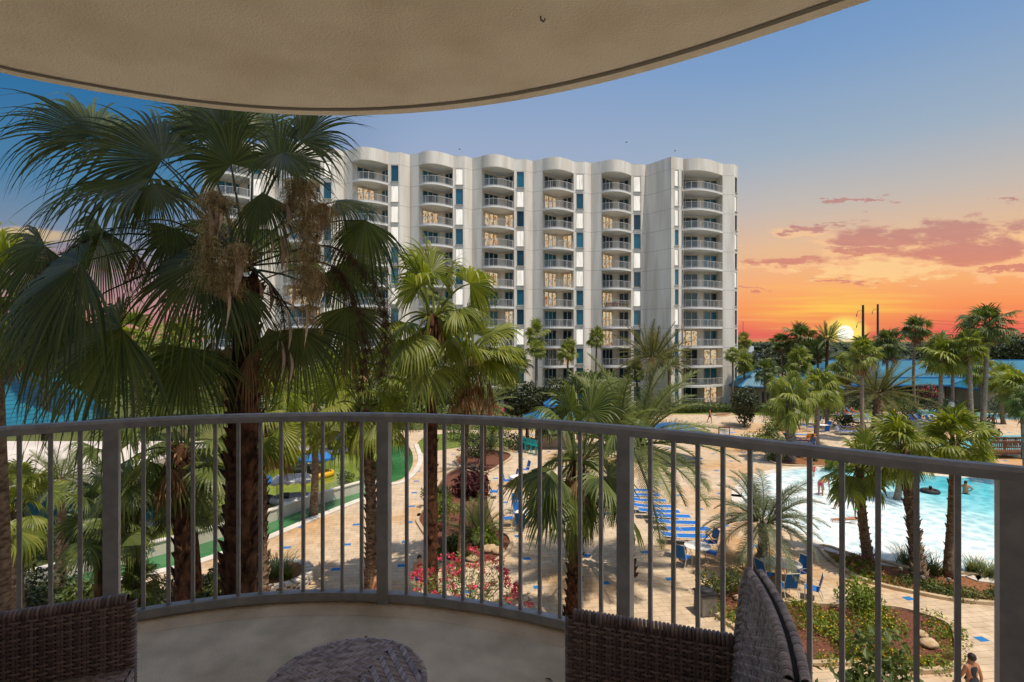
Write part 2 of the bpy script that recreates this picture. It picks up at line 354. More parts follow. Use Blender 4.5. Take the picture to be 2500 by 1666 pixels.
def mat_pavers():
    t=NT('pavers'); b=t.n('ShaderNodeBsdfPrincipled'); b.inputs['Roughness'].default_value=.85; b.inputs['Specular IOR Level'].default_value=.2
    tc=t.n('ShaderNodeTexCoord'); mp=t.n('ShaderNodeMapping'); mp.inputs['Rotation'].default_value=(0,0,R(-7.6)); t.l(tc.outputs['Object'],mp.inputs[0])
    br=t.n('ShaderNodeTexBrick'); br.inputs['Scale'].default_value=1; br.inputs['Brick Width'].default_value=.62; br.inputs['Row Height'].default_value=.31; br.inputs['Mortar Size'].default_value=.011; br.inputs['Mortar Smooth'].default_value=.3
    br.inputs['Color1'].default_value=(.52,.40,.275,1); br.inputs['Color2'].default_value=(.58,.455,.32,1); br.inputs['Mortar'].default_value=(.30,.225,.15,1); t.l(mp.outputs[0],br.inputs['Vector'])
    nz=t.n('ShaderNodeTexNoise'); nz.inputs['Scale'].default_value=.13; nz.inputs['Detail'].default_value=6; t.l(tc.outputs['Object'],nz.inputs[0])
    rp=t.n('ShaderNodeValToRGB'); rp.color_ramp.elements[0].position=.49; rp.color_ramp.elements[1].position=.68; t.l(nz.outputs[0],rp.inputs[0])
    st=t.n('ShaderNodeMix',data_type='RGBA',blend_type='MULTIPLY'); t.l(rp.outputs[0],st.inputs[0]); t.l(br.outputs[0],st.inputs[6]); st.inputs[7].default_value=(.90,.62,.32,1)
    n2=t.n('ShaderNodeTexNoise'); n2.inputs['Scale'].default_value=1.6; n2.inputs['Detail'].default_value=8; t.l(tc.outputs['Object'],n2.inputs[0])
    r2=t.n('ShaderNodeValToRGB'); r2.color_ramp.elements[0].position=.3; r2.color_ramp.elements[1].position=.7; r2.color_ramp.elements[0].color=(.78,.75,.70,1); r2.color_ramp.elements[1].color=(1.08,1.06,1.03,1); t.l(n2.outputs[0],r2.inputs[0])
    s2=t.n('ShaderNodeMix',data_type='RGBA',blend_type='MULTIPLY'); s2.inputs[0].default_value=1; t.l(st.outputs[2],s2.inputs[6]); t.l(r2.outputs[0],s2.inputs[7])
    # blue accent tiles on a regular grid
    sp=t.n('ShaderNodeSeparateXYZ'); t.l(mp.outputs[0],sp.inputs[0]); ms=[]
    for k,(out,off,wd) in enumerate(((0,.9,.36),(1,.4,.29))):
        a=t.n('ShaderNodeMath',operation='ADD'); a.inputs[1].default_value=off+280; t.l(sp.outputs[out],a.inputs[0])
        m=t.n('ShaderNodeMath',operation='MODULO'); m.inputs[1].default_value=2.79; t.l(a.outputs[0],m.inputs[0])
        l=t.n('ShaderNodeMath',operation='LESS_THAN'); l.inputs[1].default_value=wd; t.l(m.outputs[0],l.inputs[0]); ms.append(l.outputs[0])
    mu=t.n('ShaderNodeMath',operation='MULTIPLY'); t.l(ms[0],mu.inputs[0]); t.l(ms[1],mu.inputs[1])
    fin=t.n('ShaderNodeMix',data_type='RGBA'); t.l(mu.outputs[0],fin.inputs[0]); t.l(s2.outputs[2],fin.inputs[6]); fin.inputs[7].default_value=(.022,.15,.36,1)
    bp=t.n('ShaderNodeBump'); bp.inputs['Strength'].default_value=.3; bp.inputs['Distance'].default_value=.01; t.l(br.outputs['Fac'],bp.inputs['Height']); bp.invert=True
    t.l(bp.outputs[0],b.inputs['Normal']); t.l(fin.outputs[2],b.inputs['Base Color']); t.l(b.outputs[0],t.out.inputs[0]); return t.m
M['pavers']=mat_pavers()
def mat_roof(name,c,ax,rot=0,step=.42):
    t=NT(name); b=t.n('ShaderNodeBsdfPrincipled'); b.inputs['Roughness'].default_value=.4; b.inputs['Specular IOR Level'].default_value=.4
    tc=t.n('ShaderNodeTexCoord'); sp=t.n('ShaderNodeSeparateXYZ'); t.l(tc.outputs['Object'],sp.inputs[0])
    d=t.n('ShaderNodeMath',operation='DIVIDE'); d.inputs[1].default_value=step; t.l(sp.outputs[ax],d.inputs[0]); f=t.n('ShaderNodeMath',operation='FRACT'); t.l(d.outputs[0],f.inputs[0])
    l=t.n('ShaderNodeMath',operation='LESS_THAN'); l.inputs[1].default_value=.16; t.l(f.outputs[0],l.inputs[0])
    nz=t.n('ShaderNodeTexNoise'); nz.inputs['Scale'].default_value=.5; nz.inputs['Detail'].default_value=5; t.l(tc.outputs['Object'],nz.inputs[0])
    rp=t.n('ShaderNodeValToRGB'); rp.color_ramp.elements[0].position=.3; rp.color_ramp.elements[1].position=.7; rp.color_ramp.elements[0].color=rgb([x*.8 for x in c]); rp.color_ramp.elements[1].color=rgb([x*1.15 for x in c]); t.l(nz.outputs[0],rp.inputs[0])
    mx=t.n('ShaderNodeMix',data_type='RGBA'); t.l(l.outputs[0],mx.inputs[0]); t.l(rp.outputs[0],mx.inputs[6]); mx.inputs[7].default_value=rgb([x*.4 for x in c])
    t.l(mx.outputs[2],b.inputs['Base Color']); t.l(b.outputs[0],t.out.inputs[0]); return t.m
M['roof_x']=mat_roof('blue_metal_roof',(.024,.15,.22),0)
M['roof_y']=mat_roof('blue_metal_roof_side',(.014,.155,.24),1)
def mat_water(name,kind):
    t=NT(name); b=t.n('ShaderNodeBsdfPrincipled'); b.inputs['Roughness'].default_value=.08; b.inputs['Specular IOR Level'].default_value=.5
    tc=t.n('ShaderNodeTexCoord'); nz=t.n('ShaderNodeTexNoise'); nz.inputs['Scale'].default_value=1.9; nz.inputs['Detail'].default_value=4; nz.inputs['Distortion'].default_value=.6; t.l(tc.outputs['Object'],nz.inputs[0])
    bp=t.n('ShaderNodeBump'); bp.inputs['Strength'].default_value=.35 if kind!='sea' else .6; bp.inputs['Distance'].default_value=.06; t.l(nz.outputs[0],bp.inputs['Height']); t.l(bp.outputs[0],b.inputs['Normal'])
    if kind=='pool':
        sp=t.n('ShaderNodeSeparateXYZ'); t.l(tc.outputs['Object'],sp.inputs[0])
        # depth grows to the right: shallow beach entry on the left
        y=t.n('ShaderNodeMath',operation='MULTIPLY_ADD'); y.inputs[1].default_value=.25; t.l(sp.outputs[1],y.inputs[0]); t.l(sp.outputs[0],y.inputs[2])
        mr=t.n('ShaderNodeMapRange'); mr.inputs[1].default_value=28; mr.inputs[2].default_value=40; t.l(y.outputs[0],mr.inputs[0])
        n2=t.n('ShaderNodeTexNoise'); n2.inputs['Scale'].default_value=.35; n2.inputs['Detail'].default_value=4; t.l(tc.outputs['Object'],n2.inputs[0])
        ad=t.n('ShaderNodeMath',operation='MULTIPLY_ADD'); ad.inputs[1].default_value=.3; t.l(n2.outputs[0],ad.inputs[0]); t.l(mr.outputs[0],ad.inputs[2])
        rp=t.n('ShaderNodeValToRGB'); E=rp.color_ramp.elements; E[0].position=.18; E[0].color=(.74,.78,.76,1); E[1].position=1.1; E[1].color=(.06,.46,.54,1); e=E.new(.5); e.color=(.50,.72,.74,1); e=E.new(.8); e.color=(.20,.60,.67,1)
        t.l(ad.outputs[0],rp.inputs[0])
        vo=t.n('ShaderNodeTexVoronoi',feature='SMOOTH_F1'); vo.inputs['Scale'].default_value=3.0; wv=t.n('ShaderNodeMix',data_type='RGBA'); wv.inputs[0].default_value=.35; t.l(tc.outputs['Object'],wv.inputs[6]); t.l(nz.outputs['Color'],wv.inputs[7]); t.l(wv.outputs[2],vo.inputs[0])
        r3=t.n('ShaderNodeValToRGB'); r3.color_ramp.elements[0].position=.2; r3.color_ramp.elements[1].position=.75; r3.color_ramp.elements[0].color=(.66,.80,.84,1); r3.color_ramp.elements[1].color=(1.45,1.3,1.22,1); t.l(vo.outputs[0],r3.inputs[0])  # pale cells put sparkle and caustics into the water colour
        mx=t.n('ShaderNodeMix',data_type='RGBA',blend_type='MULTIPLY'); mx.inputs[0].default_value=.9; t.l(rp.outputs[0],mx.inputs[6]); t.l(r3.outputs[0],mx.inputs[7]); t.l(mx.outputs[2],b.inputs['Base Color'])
        b.inputs['Emission Strength'].default_value=0
    else:
        cs=dict(canal=((.018,.105,.030),(.045,.19,.065)),lagoon=((.12,.17,.015),(.20,.24,.03)),sea=((.02,.035,.06),(.03,.05,.085)),cyan=((.12,.50,.56),(.30,.66,.68)))[kind]
        n2=t.n('ShaderNodeTexNoise'); n2.inputs['Scale'].default_value=.4; n2.inputs['Detail'].default_value=5; t.l(tc.outputs['Object'],n2.inputs[0])
        rp=t.n('ShaderNodeValToRGB'); rp.color_ramp.elements[0].position=.3; rp.color_ramp.elements[1].position=.7; rp.color_ramp.elements[0].color=rgb(cs[0]); rp.color_ramp.elements[1].color=rgb(cs[1]); t.l(n2.outputs[0],rp.inputs[0]); t.l(rp.outputs[0],b.inputs['Base Color'])
    t.l(b.outputs[0],t.out.inputs[0]); return t.m
for k in('pool','canal','lagoon','sea','cyan'): M['w_'+k]=mat_water('water_'+k,k)
# ================================================================ sky, sun, camera
SUN_EL=R(70); SUN_H=V((.76,-.65,0)).normalized()
w=bpy.data.worlds.new('World'); sc.world=w; w.use_nodes=True; nt=w.node_tree; nt.nodes.clear()
def N(ty,**k):
    n=nt.nodes.new(ty)
    for a,b in k.items(): setattr(n,a,b)
    return n
def L(a,b): nt.links.new(a,b)
def ma(op,a,b=None,c=None,clamp=False):
    n=N('ShaderNodeMath',operation=op,use_clamp=clamp)
    for i,x in enumerate((a,b,c)):
        if x is None: continue
        if isinstance(x,(int,float)): n.inputs[i].default_value=x
        else: L(x,n.inputs[i])
    return n.outputs[0]
def sstep(x,a,b):
    n=N('ShaderNodeMapRange',interpolation_type='SMOOTHSTEP'); L(x,n.inputs[0]); n.inputs[1].default_value=a; n.inputs[2].default_value=b; return n.outputs[0]
def mixc(f,a,b,bt='MIX'):
    n=N('ShaderNodeMix',data_type='RGBA',blend_type=bt)
    for i,x in ((0,f),(6,a),(7,b)):
        if isinstance(x,(int,float)): n.inputs[i].default_value=x
        elif isinstance(x,tuple): n.inputs[i].default_value=x if len(x)==4 else rgb(x)
        else: L(x,n.inputs[i])
    return n.outputs[2]
def ramp(x,st):
    n=N('ShaderNodeValToRGB'); e=n.color_ramp.elements
    while len(e)<len(st): e.new(.5)
    for i,(p,c) in enumerate(st): e[i].position=p; e[i].color=rgb(c)
    L(x,n.inputs[0]); return n.outputs[0]
tc=N('ShaderNodeTexCoord'); sp=N('ShaderNodeSeparateXYZ'); L(tc.outputs['Generated'],sp.inputs[0]); dx,dy,dz=sp.outputs
el=ma('DIVIDE',ma('MULTIPLY',ma('ARCSINE',dz),180/PI),40)      # elevation/40deg
e=lambda d:d/40
right=ramp(el,[(0,S(224,98,92)),(e(1.3),S(240,120,90)),(e(2.8),S(250,150,92)),(e(5.0),S(249,176,116)),(e(8.5),S(232,188,148)),(e(12.5),S(196,186,178)),(e(17.5),S(158,176,194)),(e(25),S(124,158,200)),(e(31),S(106,146,196))])
left=ramp(el,[(0,S(196,122,120)),(e(3),S(190,140,142)),(e(6),S(160,140,152)),(e(9),S(120,140,164)),(e(13),S(78,128,166)),(e(19),S(52,112,160)),(e(27),S(40,100,150))])
midc=ramp(el,[(0,S(220,120,110)),(e(5),S(225,165,140)),(e(10),S(185,172,180)),(e(15),S(162,176,198)),(e(20),S(152,170,200)),(e(26),S(130,160,200))])
az=ma('ARCTAN2',dx,dy)
c=mixc(sstep(az,-.62,-.12),left,midc); c=mixc(sstep(az,.05,.50),c,right)
# tangent-plane coordinates of the front half of the sky
fy=ma('MAXIMUM',dy,.05); TX=ma('DIVIDE',dx,fy); TZ=ma('DIVIDE',dz,fy)
cb=N('ShaderNodeCombineXYZ'); L(TX,cb.inputs[0]); L(ma('MULTIPLY',TZ,3.2),cb.inputs[1])
nz=N('ShaderNodeTexNoise'); nz.inputs['Scale'].default_value=5.5; nz.inputs['Detail'].default_value=9; nz.inputs['Roughness'].default_value=.62; L(cb.outputs[0],nz.inputs[0])
nz2=N('ShaderNodeTexNoise'); nz2.inputs['Scale'].default_value=26; nz2.inputs['Detail'].default_value=6; L(cb.outputs[0],nz2.inputs[0])
wp=N('ShaderNodeTexNoise'); wp.inputs['Scale'].default_value=9; wp.inputs['Detail'].default_value=8; wp.inputs['Roughness'].default_value=.65; L(cb.outputs[0],wp.inputs[0])
ws=N('ShaderNodeSeparateColor'); L(wp.outputs['Color'],ws.inputs[0])
WX=ma('ADD',TX,ma('MULTIPLY',ma('SUBTRACT',ws.outputs[0],.5),.34)); WZ=ma('ADD',TZ,ma('MULTIPLY',ma('SUBTRACT',ws.outputs[1],.5),.085))
def ellm(px,py,hw,hh,k=1.0,warp=False):
    a=ma('DIVIDE',ma('SUBTRACT',WX if warp else TX,(px-CX)/F),hw/F); b=ma('DIVIDE',ma('SUBTRACT',WZ if warp else TZ,(HZ-py)/F),hh/F)
    return ma('SUBTRACT',k,ma('SQRT',ma('ADD',ma('MULTIPLY',a,a),ma('MULTIPLY',b,b))))
def union(ls):
    r=ls[0]
    for x in ls[1:]: r=ma('MAXIMUM',r,x)
    return r
CL=[(2250,572,250,38),(2300,622,270,36),(2490,560,150,50),(1985,560,110,14),(1890,640,170,17),(2120,612,150,14),(2110,491,95,5),(2450,487,90,9),(2480,664,160,12),(2420,600,180,40),(2040,690,120,5),(1830,700,70,5)]
nn=ma('MULTIPLY',ma('SUBTRACT',nz.outputs[0],.53),3.4)
dens=ma('ADD',union([ellm(*q,warp=True) for q in CL]),nn)
low=ma('ADD',union([ellm(q[0],q[1]+max(9,q[3]*.5),q[2],q[3],warp=True) for q in CL[:6]+CL[8:10]]),nn)
cl=sstep(dens,.02,.5); edge=ma('MULTIPLY',sstep(low,-.25,.25),ma('SUBTRACT',1,sstep(dens,.0,.4)))
ccol=mixc(sstep(TZ,.12,.24),S(204,126,116),S(172,128,132)); ccol=mixc(ma('MULTIPLY',nz2.outputs[0],.35),ccol,S(245,160,120))
c=mixc(ma('MULTIPLY',edge,.6),c,S(255,200,148)); c=mixc(ma('MULTIPLY',cl,.85),c,ccol)
# glowing lower fringe and streaks
fr=sstep(ma('ADD',ellm(2150,662,190,32),ma('MULTIPLY',ma('SUBTRACT',nz2.outputs[0],.5),3.2)),.0,.6); c=mixc(ma('MULTIPLY',fr,.75),c,S(255,212,150))
lf=sstep(ma('ADD',ellm(30,575,170,26),ma('MULTIPLY',ma('SUBTRACT',nz.outputs[0],.5),1.6)),.0,.5); c=mixc(ma('MULTIPLY',lf,.7),c,S(222,190,140))
lf2=sstep(ma('ADD',ellm(60,640,260,50),ma('MULTIPLY',ma('SUBTRACT',nz.outputs[0],.5),1.4)),.0,.8); c=mixc(ma('MULTIPLY',lf2,.5),c,S(205,150,140))
# sun disc and glow
SX,SY=2064,812
gl=sstep(ellm(SX-20,SY-55,330,85,1.0),0,1.0); 
cb2=N('ShaderNodeCombineXYZ'); L(ma('MULTIPLY',TX,1.2),cb2.inputs[0]); L(ma('MULTIPLY',TZ,30),cb2.inputs[1])
st=N('ShaderNodeTexNoise'); st.inputs['Scale'].default_value=3; st.inputs['Detail'].default_value=5; L(cb2.outputs[0],st.inputs[0])
c=mixc(ma('MULTIPLY',gl,ma('ADD',.25,ma('MULTIPLY',sstep(st.outputs[0],.4,.65),.55)),None,True),c,S(255,214,90))
c=mixc(ma('MULTIPLY',sstep(ellm(SX,SY,66,50),0,.55),.95),c,(1.0,.80,.16))
c=mixc(sstep(ellm(SX,SY+3,21,21),0,.12),c,(1.25,1.22,1.0))
c=mixc(ma('MULTIPLY',sstep(st.outputs[0],.55,.72),ma('MULTIPLY',ma('SUBTRACT',1,sstep(TZ,.10,.2)),.35)),c,S(255,190,120))
sky=N('ShaderNodeTexSky',sky_type='NISHITA'); sky.sun_disc=False; sky.sun_elevation=SUN_EL; sky.sun_rotation=math.atan2(SUN_H.x,SUN_H.y); sky.air_density=1; sky.dust_density=1
nish=mixc(1.0,sky.outputs[0],(.19,.19,.19),'MULTIPLY')
blend=ma('MAXIMUM',sstep(el,.85,1.25),ma('SUBTRACT',1,sstep(dy,-.25,.15)))
fin=mixc(blend,c,nish)
bg=N('ShaderNodeBackground'); L(fin,bg.inputs[0]); bg.inputs[1].default_value=1.0; wo=N('ShaderNodeOutputWorld'); L(bg.outputs[0],wo.inputs[0])
sun=bpy.data.lights.new('Sun','SUN'); sun.energy=4.5; sun.angle=R(.5); sun.color=(1,.91,.78); so=bpy.data.objects.new('sun_lamp',sun); COL.objects.link(so)
so.rotation_euler=(-(SUN_H*math.cos(SUN_EL)+Z*math.sin(SUN_EL))).to_track_quat('-Z','Y').to_euler()
cam=bpy.data.cameras.new('Camera'); co=bpy.data.objects.new('camera',cam); COL.objects.link(co); co.location=(0,0,EYE); co.rotation_euler=(R(90),0,0)
cam.sensor_width=36; cam.lens=36*F/2500; cam.clip_start=.05; cam.clip_end=20000; cam.shift_y=(HZ-833)/2500*-1*-1
sc.camera=co
sc.view_settings.view_transform='Standard'; sc.view_settings.look='None'; sc.view_settings.exposure=0; sc.view_settings.gamma=1
cy=sc.cycles; cy.max_bounces=6; cy.diffuse_bounces=4; cy.glossy_bounces=2; cy.transmission_bounces=2; cy.transparent_max_bounces=4; cy.use_denoising=True; cy.sample_clamp_indirect=6
cy.caustics_reflective=False; cy.caustics_refractive=False
# ================================================================ balcony we stand on
RAIL=[(-2.334,2.523),(-2.238,2.583),(-2.141,2.64),(-2.03,2.701),(-1.909,2.758),(-1.807,2.801),(-1.701,2.839),(-1.599,2.87),(-1.489,2.898),(-1.379,2.92),(-1.272,2.936),(-1.155,2.948),(-1.05,2.954),(-0.941,2.955),(-0.833,2.951),(-0.706,2.941),(-0.578,2.924),(-0.472,2.906),(-0.366,2.883),(-0.263,2.857),(-0.159,2.827),(-0.057,2.793),(0.044,2.756),(0.142,2.715),(0.241,2.671),(0.336,2.624),(0.431,2.574),(0.535,2.515),(0.637,2.451),(0.726,2.393),(0.814,2.332),(0.899,2.269),(0.985,2.203),(1.07,2.135),(1.155,2.066),(1.238,1.997),(1.325,1.927),(1.412,1.859),(1.502,1.795),(1.616,1.728)]
POST={3,15,27,39}
FL=EYE-1.48; CEILZ=EYE+1.25
ext_l=[(-3.1,-.5),(-3.08,.6),(-2.95,1.4),(-2.72,2.05),(-2.52,2.36)]
ext_r=[(1.73,1.64),(1.86,1.5),(2.05,1.2),(2.2,.6),(2.25,-.5)]
edge_all=ext_l+RAIL+ext_r
def offset(pl,d):
    out=[]
    for i,p in enumerate(pl):
        a=V(pl[max(i-1,0)]);b=V(pl[min(i+1,len(pl)-1)]); t=(b-a).normalized(); out.append((p[0]-t.y*d,p[1]+t.x*d))
    return out
def loft(mb,pl,prof,mi=0):
    """sweep a closed (offset,z) profile along a plan polyline"""
    n=len(prof); o=len(mb.v)
    rows=[offset(pl,d) for d,_ in prof]
    for i in range(len(pl)):
        for k in range(n): mb.v.append((rows[k][i][0],rows[k][i][1],prof[k][1]))
    for i in range(len(pl)-1):
        for k in range(n):
            k2=(k+1)%n; mb.f.append((o+i*n+k,o+(i+1)*n+k,o+(i+1)*n+k2,o+i*n+k2)); mb.m.append(mi)
    mb.f.append(tuple(o+k for k in range(n))); mb.m.append(mi); q=o+(len(pl)-1)*n; mb.f.append(tuple(q+k for k in range(n))[::-1]); mb.m.append(mi)
mb=MB(); mb.prism(offset(edge_all,.07),FL-.22,FL); struct('floor',mb,M['concrete'])
mb=MB(); loft(mb,ext_l[1:]+RAIL+ext_r[:-1],[(-.11,FL+.001),(-.05,FL+.022),(.065,FL+.022),(.065,FL+.001)]); struct('floor_kerb',mb,M['concrete'])
mb=MB(); oc=offset(edge_all,.035); mb.prism(oc,CEILZ,CEILZ+.25)
# drip groove: a dark shallow band set just inside the edge
g1=offset(edge_all,-.03);g2=offset(edge_all,-.062)
for i in range(len(g1)-1): mb.quad((*g1[i],CEILZ-.003),(*g1[i+1],CEILZ-.003),(*g2[i+1],CEILZ-.003),(*g2[i],CEILZ-.003),1)
struct('ceiling',mb,[M['stucco'],M['groove']])
mb=MB(); mb.box((7,-.78,16.5),(46,.5,33)); mb.box((6.5,-1.6,27.5),(11,2.1,55)); struct('wall',mb,M['wall_w'])  # second, taller box: unseen block added to shade the big palm
reflector_sheet=MB(); reflector_sheet.quad((-20,3.6,.03),(22,3.6,.03),(22,13.6,.03),(-20,13.6,.03)); struct('bounce_reflector',reflector_sheet,M['bounce_reflector'])  # pale sheet out of view, added to bounce sunlight onto the ceiling
for i,(x,y,lab) in enumerate(((-.50,2.30,'dry leaf flake on the concrete floor nearest the table'),(-.72,2.62,'dry leaf flake on the floor close to the railing'),(.16,2.30,'tiny dry leaf right of the round table'))):
    mb=MB(); mb.add([(-.02,0,.001),(0,-.007,.006),(.022,.002,.002),(.002,.008,.007)],[(0,1,2,3)]); o_=tag(obj('dry_leaf',mb,M['trunk'],None,loc=(x,y,FL+.003)),lab,'leaf'); o_.rotation_euler=(0,0,i*1.3)
mb=MB(); mb.tube([(0,0,0),(0,0,-.012),(.012,0,-.02),(.016,0,-.008)],.004,6); tag(obj('ceiling_hook',mb,M['graymetal'],None,loc=(.112,2.07,CEILZ)),'small dark hook screwed into the balcony ceiling','hook')
rl=thing('balcony_railing','curved beige metal railing with slim balusters around the balcony','railing',(0,0,FL))
mb=MB(); loft(mb,ext_l[1:]+RAIL+ext_r[:-1],[(-.030,1.022),(-.030,1.052),(-.020,1.066),(0,1.07),(.020,1.066),(.030,1.052),(.030,1.022)]); obj('top_rail',mb,M['paint'],rl)
mb=MB(); loft(mb,ext_l[1:]+RAIL+ext_r[:-1],[(-.024,.035),(-.024,.078),(.024,.078),(.024,.035)]); obj('bottom_rail',mb,M['paint'],rl)
allp=ext_l[1:]+RAIL+ext_r[:-1]
for i,p in enumerate(RAIL):
    a=V(RAIL[max(i-1,0)]);b=V(RAIL[min(i+1,39)]); rz=math.atan2(b.y-a.y,b.x-a.x); mb=MB()
    if i in POST:
        mb.box((0,0,.512),(.064,.064,1.022)); obj('post',mb,M['paint'],rl,loc=(p[0],p[1],0)).rotation_euler=(0,0,rz)
        mb=MB(); mb.box((0,0,.004),(.1,.1,.008)); obj('base_plate',mb,M['paint'],rl,loc=(p[0],p[1],0)).rotation_euler=(0,0,rz)
    else: mb.box((0,0,.55),(.0175,.0175,.945)); obj('baluster',mb,M['paint'],rl,loc=(p[0],p[1],0)).rotation_euler=(0,0,rz)
for pl in (ext_l[1:],ext_r[:-1]):
    acc=0
    for a,b in zip(pl,pl[1:]):
        a=V(a);b=V(b);t=(b-a).normalized();Lg=(b-a).length
        while acc<Lg:
            q=a+t*acc; mb=MB(); mb.box((0,0,.55),(.0175,.0175,.945)); o=obj('baluster',mb,M['paint'],rl,loc=(q.x,q.y,0)); o.rotation_euler=(0,0,math.atan2(t.y,t.x)); acc+=.11
        acc-=Lg
# ---- wicker furniture
def weave(mb,Sf,nu,nv,lu,lv,amp=.004,wd=.9,mi=0,th=.0035,core=1,sub=2):
    """Sf(u,v)->(point,normal). horizontal strands (along u) woven over vertical stakes"""
    for j in range(nv):
        v=(j+.5)/nv; prev=None; o=len(mb.v); n=nu*sub+1; hw=lv/nv*.5*wd
        for i in range(n):
            u=i/(n-1); p,nm=Sf(u,v); p2,_=Sf(u,min(1,v+.01)); vd=(p2-p); 
            if vd.length<1e-6: vd=p-Sf(u,v-.01)[0]
            vd.normalize(); a=math.sin(PI*(u*nu)+PI*(j%2)) if sub>1 else (1 if (i+j)%2 else -1)
            q=p+nm*amp*a
            for d,h in((-1,0),(-.5,.8),(.5,.8),(1,0)): mb.v.append(tuple(q+vd*hw*d+nm*th*h))
        for i in range(n-1):
            for k in range(3): mb.f.append((o+i*4+k,o+i*4+k+1,o+i*4+5+k,o+i*4+4+k)); mb.m.append(mi)
    for i in range(nu):
        u=(i+.5)/nu; 
        for du in(-.22,.22):
            o=len(mb.v); uu=u+du/nu
            for j in range(nv+1):
                v=j/nv; p,nm=Sf(uu,v); pu,_=Sf(min(1,uu+.01),v); ud=(pu-p).normalized(); w=lu/nu*.2
                a=math.sin(PI*(uu*nu)+PI*((j)%2)+PI)
                q=p-nm*.0005
                mb.v.append(tuple(q-ud*w)); mb.v.append(tuple(q+nm*.0025)); mb.v.append(tuple(q+ud*w))
            for j in range(nv):
                for k in(0,1): mb.f.append((o+j*3+k,o+j*3+k+1,o+j*3+4+k,o+j*3+3+k)); mb.m.append(mi)
    if core is not None:
        o=len(mb.v); K=12
        for i in range(K+1):
            for j in range(K+1):
                p,nm=Sf(i/K,j/K); mb.v.append(tuple(p-nm*.006))
        for i in range(K):
            for j in range(K): mb.f.append((o+i*(K+1)+j,o+(i+1)*(K+1)+j,o+(i+1)*(K+1)+j+1,o+i*(K+1)+j+1)); mb.m.append(core)
def wrap(mb,pts,rad,pitch=.009,mi=0,seg=10):
    """a rod wrapped in strand rings"""
    pts=[V(p) for p in pts]
    for a,b in zip(pts,pts[1:]):
        L_=(b-a).length; n=max(1,int(L_/pitch)); t=(b-a).normalized(); ref=t.orthogonal().normalized(); bn=t.cross(ref)
        for i in range(n):
            c=a+t*((i+.5)*L_/n); hw=L_/n*.46; o=len(mb.v)
            for s_,rr in((-hw,rad*.88),(-hw*.5,rad*1.06),(hw*.5,rad*1.06),(hw,rad*.88)):
                for k in range(seg):
                    an=2*PI*k/seg; mb.v.append(tuple(c+t*(s_+hw*.15*math.sin(an))+(ref*math.cos(an)+bn*math.sin(an))*rr))
            for r_ in range(3):
                for k in range(seg):
                    k2=(k+1)%seg; mb.f.append((o+r_*seg+k,o+r_*seg+k2,o+(r_+1)*seg+k2,o+(r_+1)*seg+k)); mb.m.append(mi)
def wicker_chair(lab,loc,rz,mir=1):
    """local: x to the chair's front, y to its left (mir flips). seat .44, arms .65, back .86"""
    t=thing('wicker_chair',lab,'chair',(loc[0],loc[1],FL),rz,'wicker chairs on the balcony')
    W=.29; D=.25
    def flat(a,b,c,nm):   # a origin, b along u, c along v
        a,b,c=V(a),V(b),V(c); nm=V(nm).normalized(); return lambda u,v:(a+(b-a)*u+(c-a)*v,nm)
    for sg in(-1,1):
        mb=MB(); y=W*sg
        Sx=lambda u,v,y=y,sg=sg:(V((-.22+.46*u,y,.08+(.555+.01*u)*v)),V((0,-sg,0)))
        weave(mb,Sx,21,44,.46,.55,.0045,wd=.66)
        So=lambda u,v,y=y,sg=sg:(V((-.22+.46*u,y+sg*.03,.08+.56*v)),V((0,sg,0)))
        weave(mb,So,21,44,.46,.55,.0045,wd=.66)
        wrap(mb,[(-.22,y+sg*.015,.645),(.225,y+sg*.015,.653)],.019,.011); wrap(mb,[(.232,y+sg*.015,.65),(.232,y+sg*.015,.05)],.017,.011)
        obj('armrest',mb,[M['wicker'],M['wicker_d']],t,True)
    mb=MB()
    def Sb(u,v):
        y=-W-.02+(2*W+.04)*u; c=4*u*(1-u); z=.40+(.30+.17*min(1,c*2.4)**.55)*v; x=-.20-.035*v-.03*c*v
        return V((x,y,z)),V((1,0,.08)).normalized()
    weave(mb,Sb,28,40,.62,.5,.0045,wd=.68,mi=0)
    def Sb2(u,v):
        p,n_=Sb(u,v); return p-n_*.028,-n_
    weave(mb,Sb2,28,40,.62,.5,.0045,wd=.68,mi=0)
    rim=[Sb(i/16,1)[0] for i in range(17)]; rim=[Sb(0,.0)[0],Sb(0,.5)[0]]+rim+[Sb(1,.5)[0],Sb(1,0)[0]]
    nb=V((1,0,.08)).normalized()
    for off,rr in((0,.0095),(-.028,.0095)): wrap(mb,[p+nb*off+Z*.004 for p in rim],rr,.009)
    mb.tube([p-nb*.014-Z*.004 for p in rim],.012,6,1)
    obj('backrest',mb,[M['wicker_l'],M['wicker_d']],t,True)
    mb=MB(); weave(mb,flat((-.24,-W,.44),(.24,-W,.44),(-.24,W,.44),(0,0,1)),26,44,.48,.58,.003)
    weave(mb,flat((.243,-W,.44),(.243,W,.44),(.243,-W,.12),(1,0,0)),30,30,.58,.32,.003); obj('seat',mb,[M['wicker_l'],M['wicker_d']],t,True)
    for sx in(-.2,.2):
        for sy in(-.26,.26):
            mb=MB(); mb.tube([(sx,sy,0),(sx,sy,.12)],.016,8); obj('leg',mb,M['wicker_d'],t)
    return t
wicker_chair('brown wicker armchair on the right of the balcony with high curved back',(.315,1.235),R(180-16))
wicker_chair('brown wicker armchair cut off at the left edge of the balcony',(-1.33,1.325),R(19))
tb=thing('wicker_table','low round wicker table with herringbone woven top on the concrete floor','table',(-.50,1.60,FL))
mb=MB(); RT=.232
mb.lathe([(.0,.425),(RT-.004,.425),(RT,.432),(RT-.002,.444),(.0,.446)],40,mi=1)
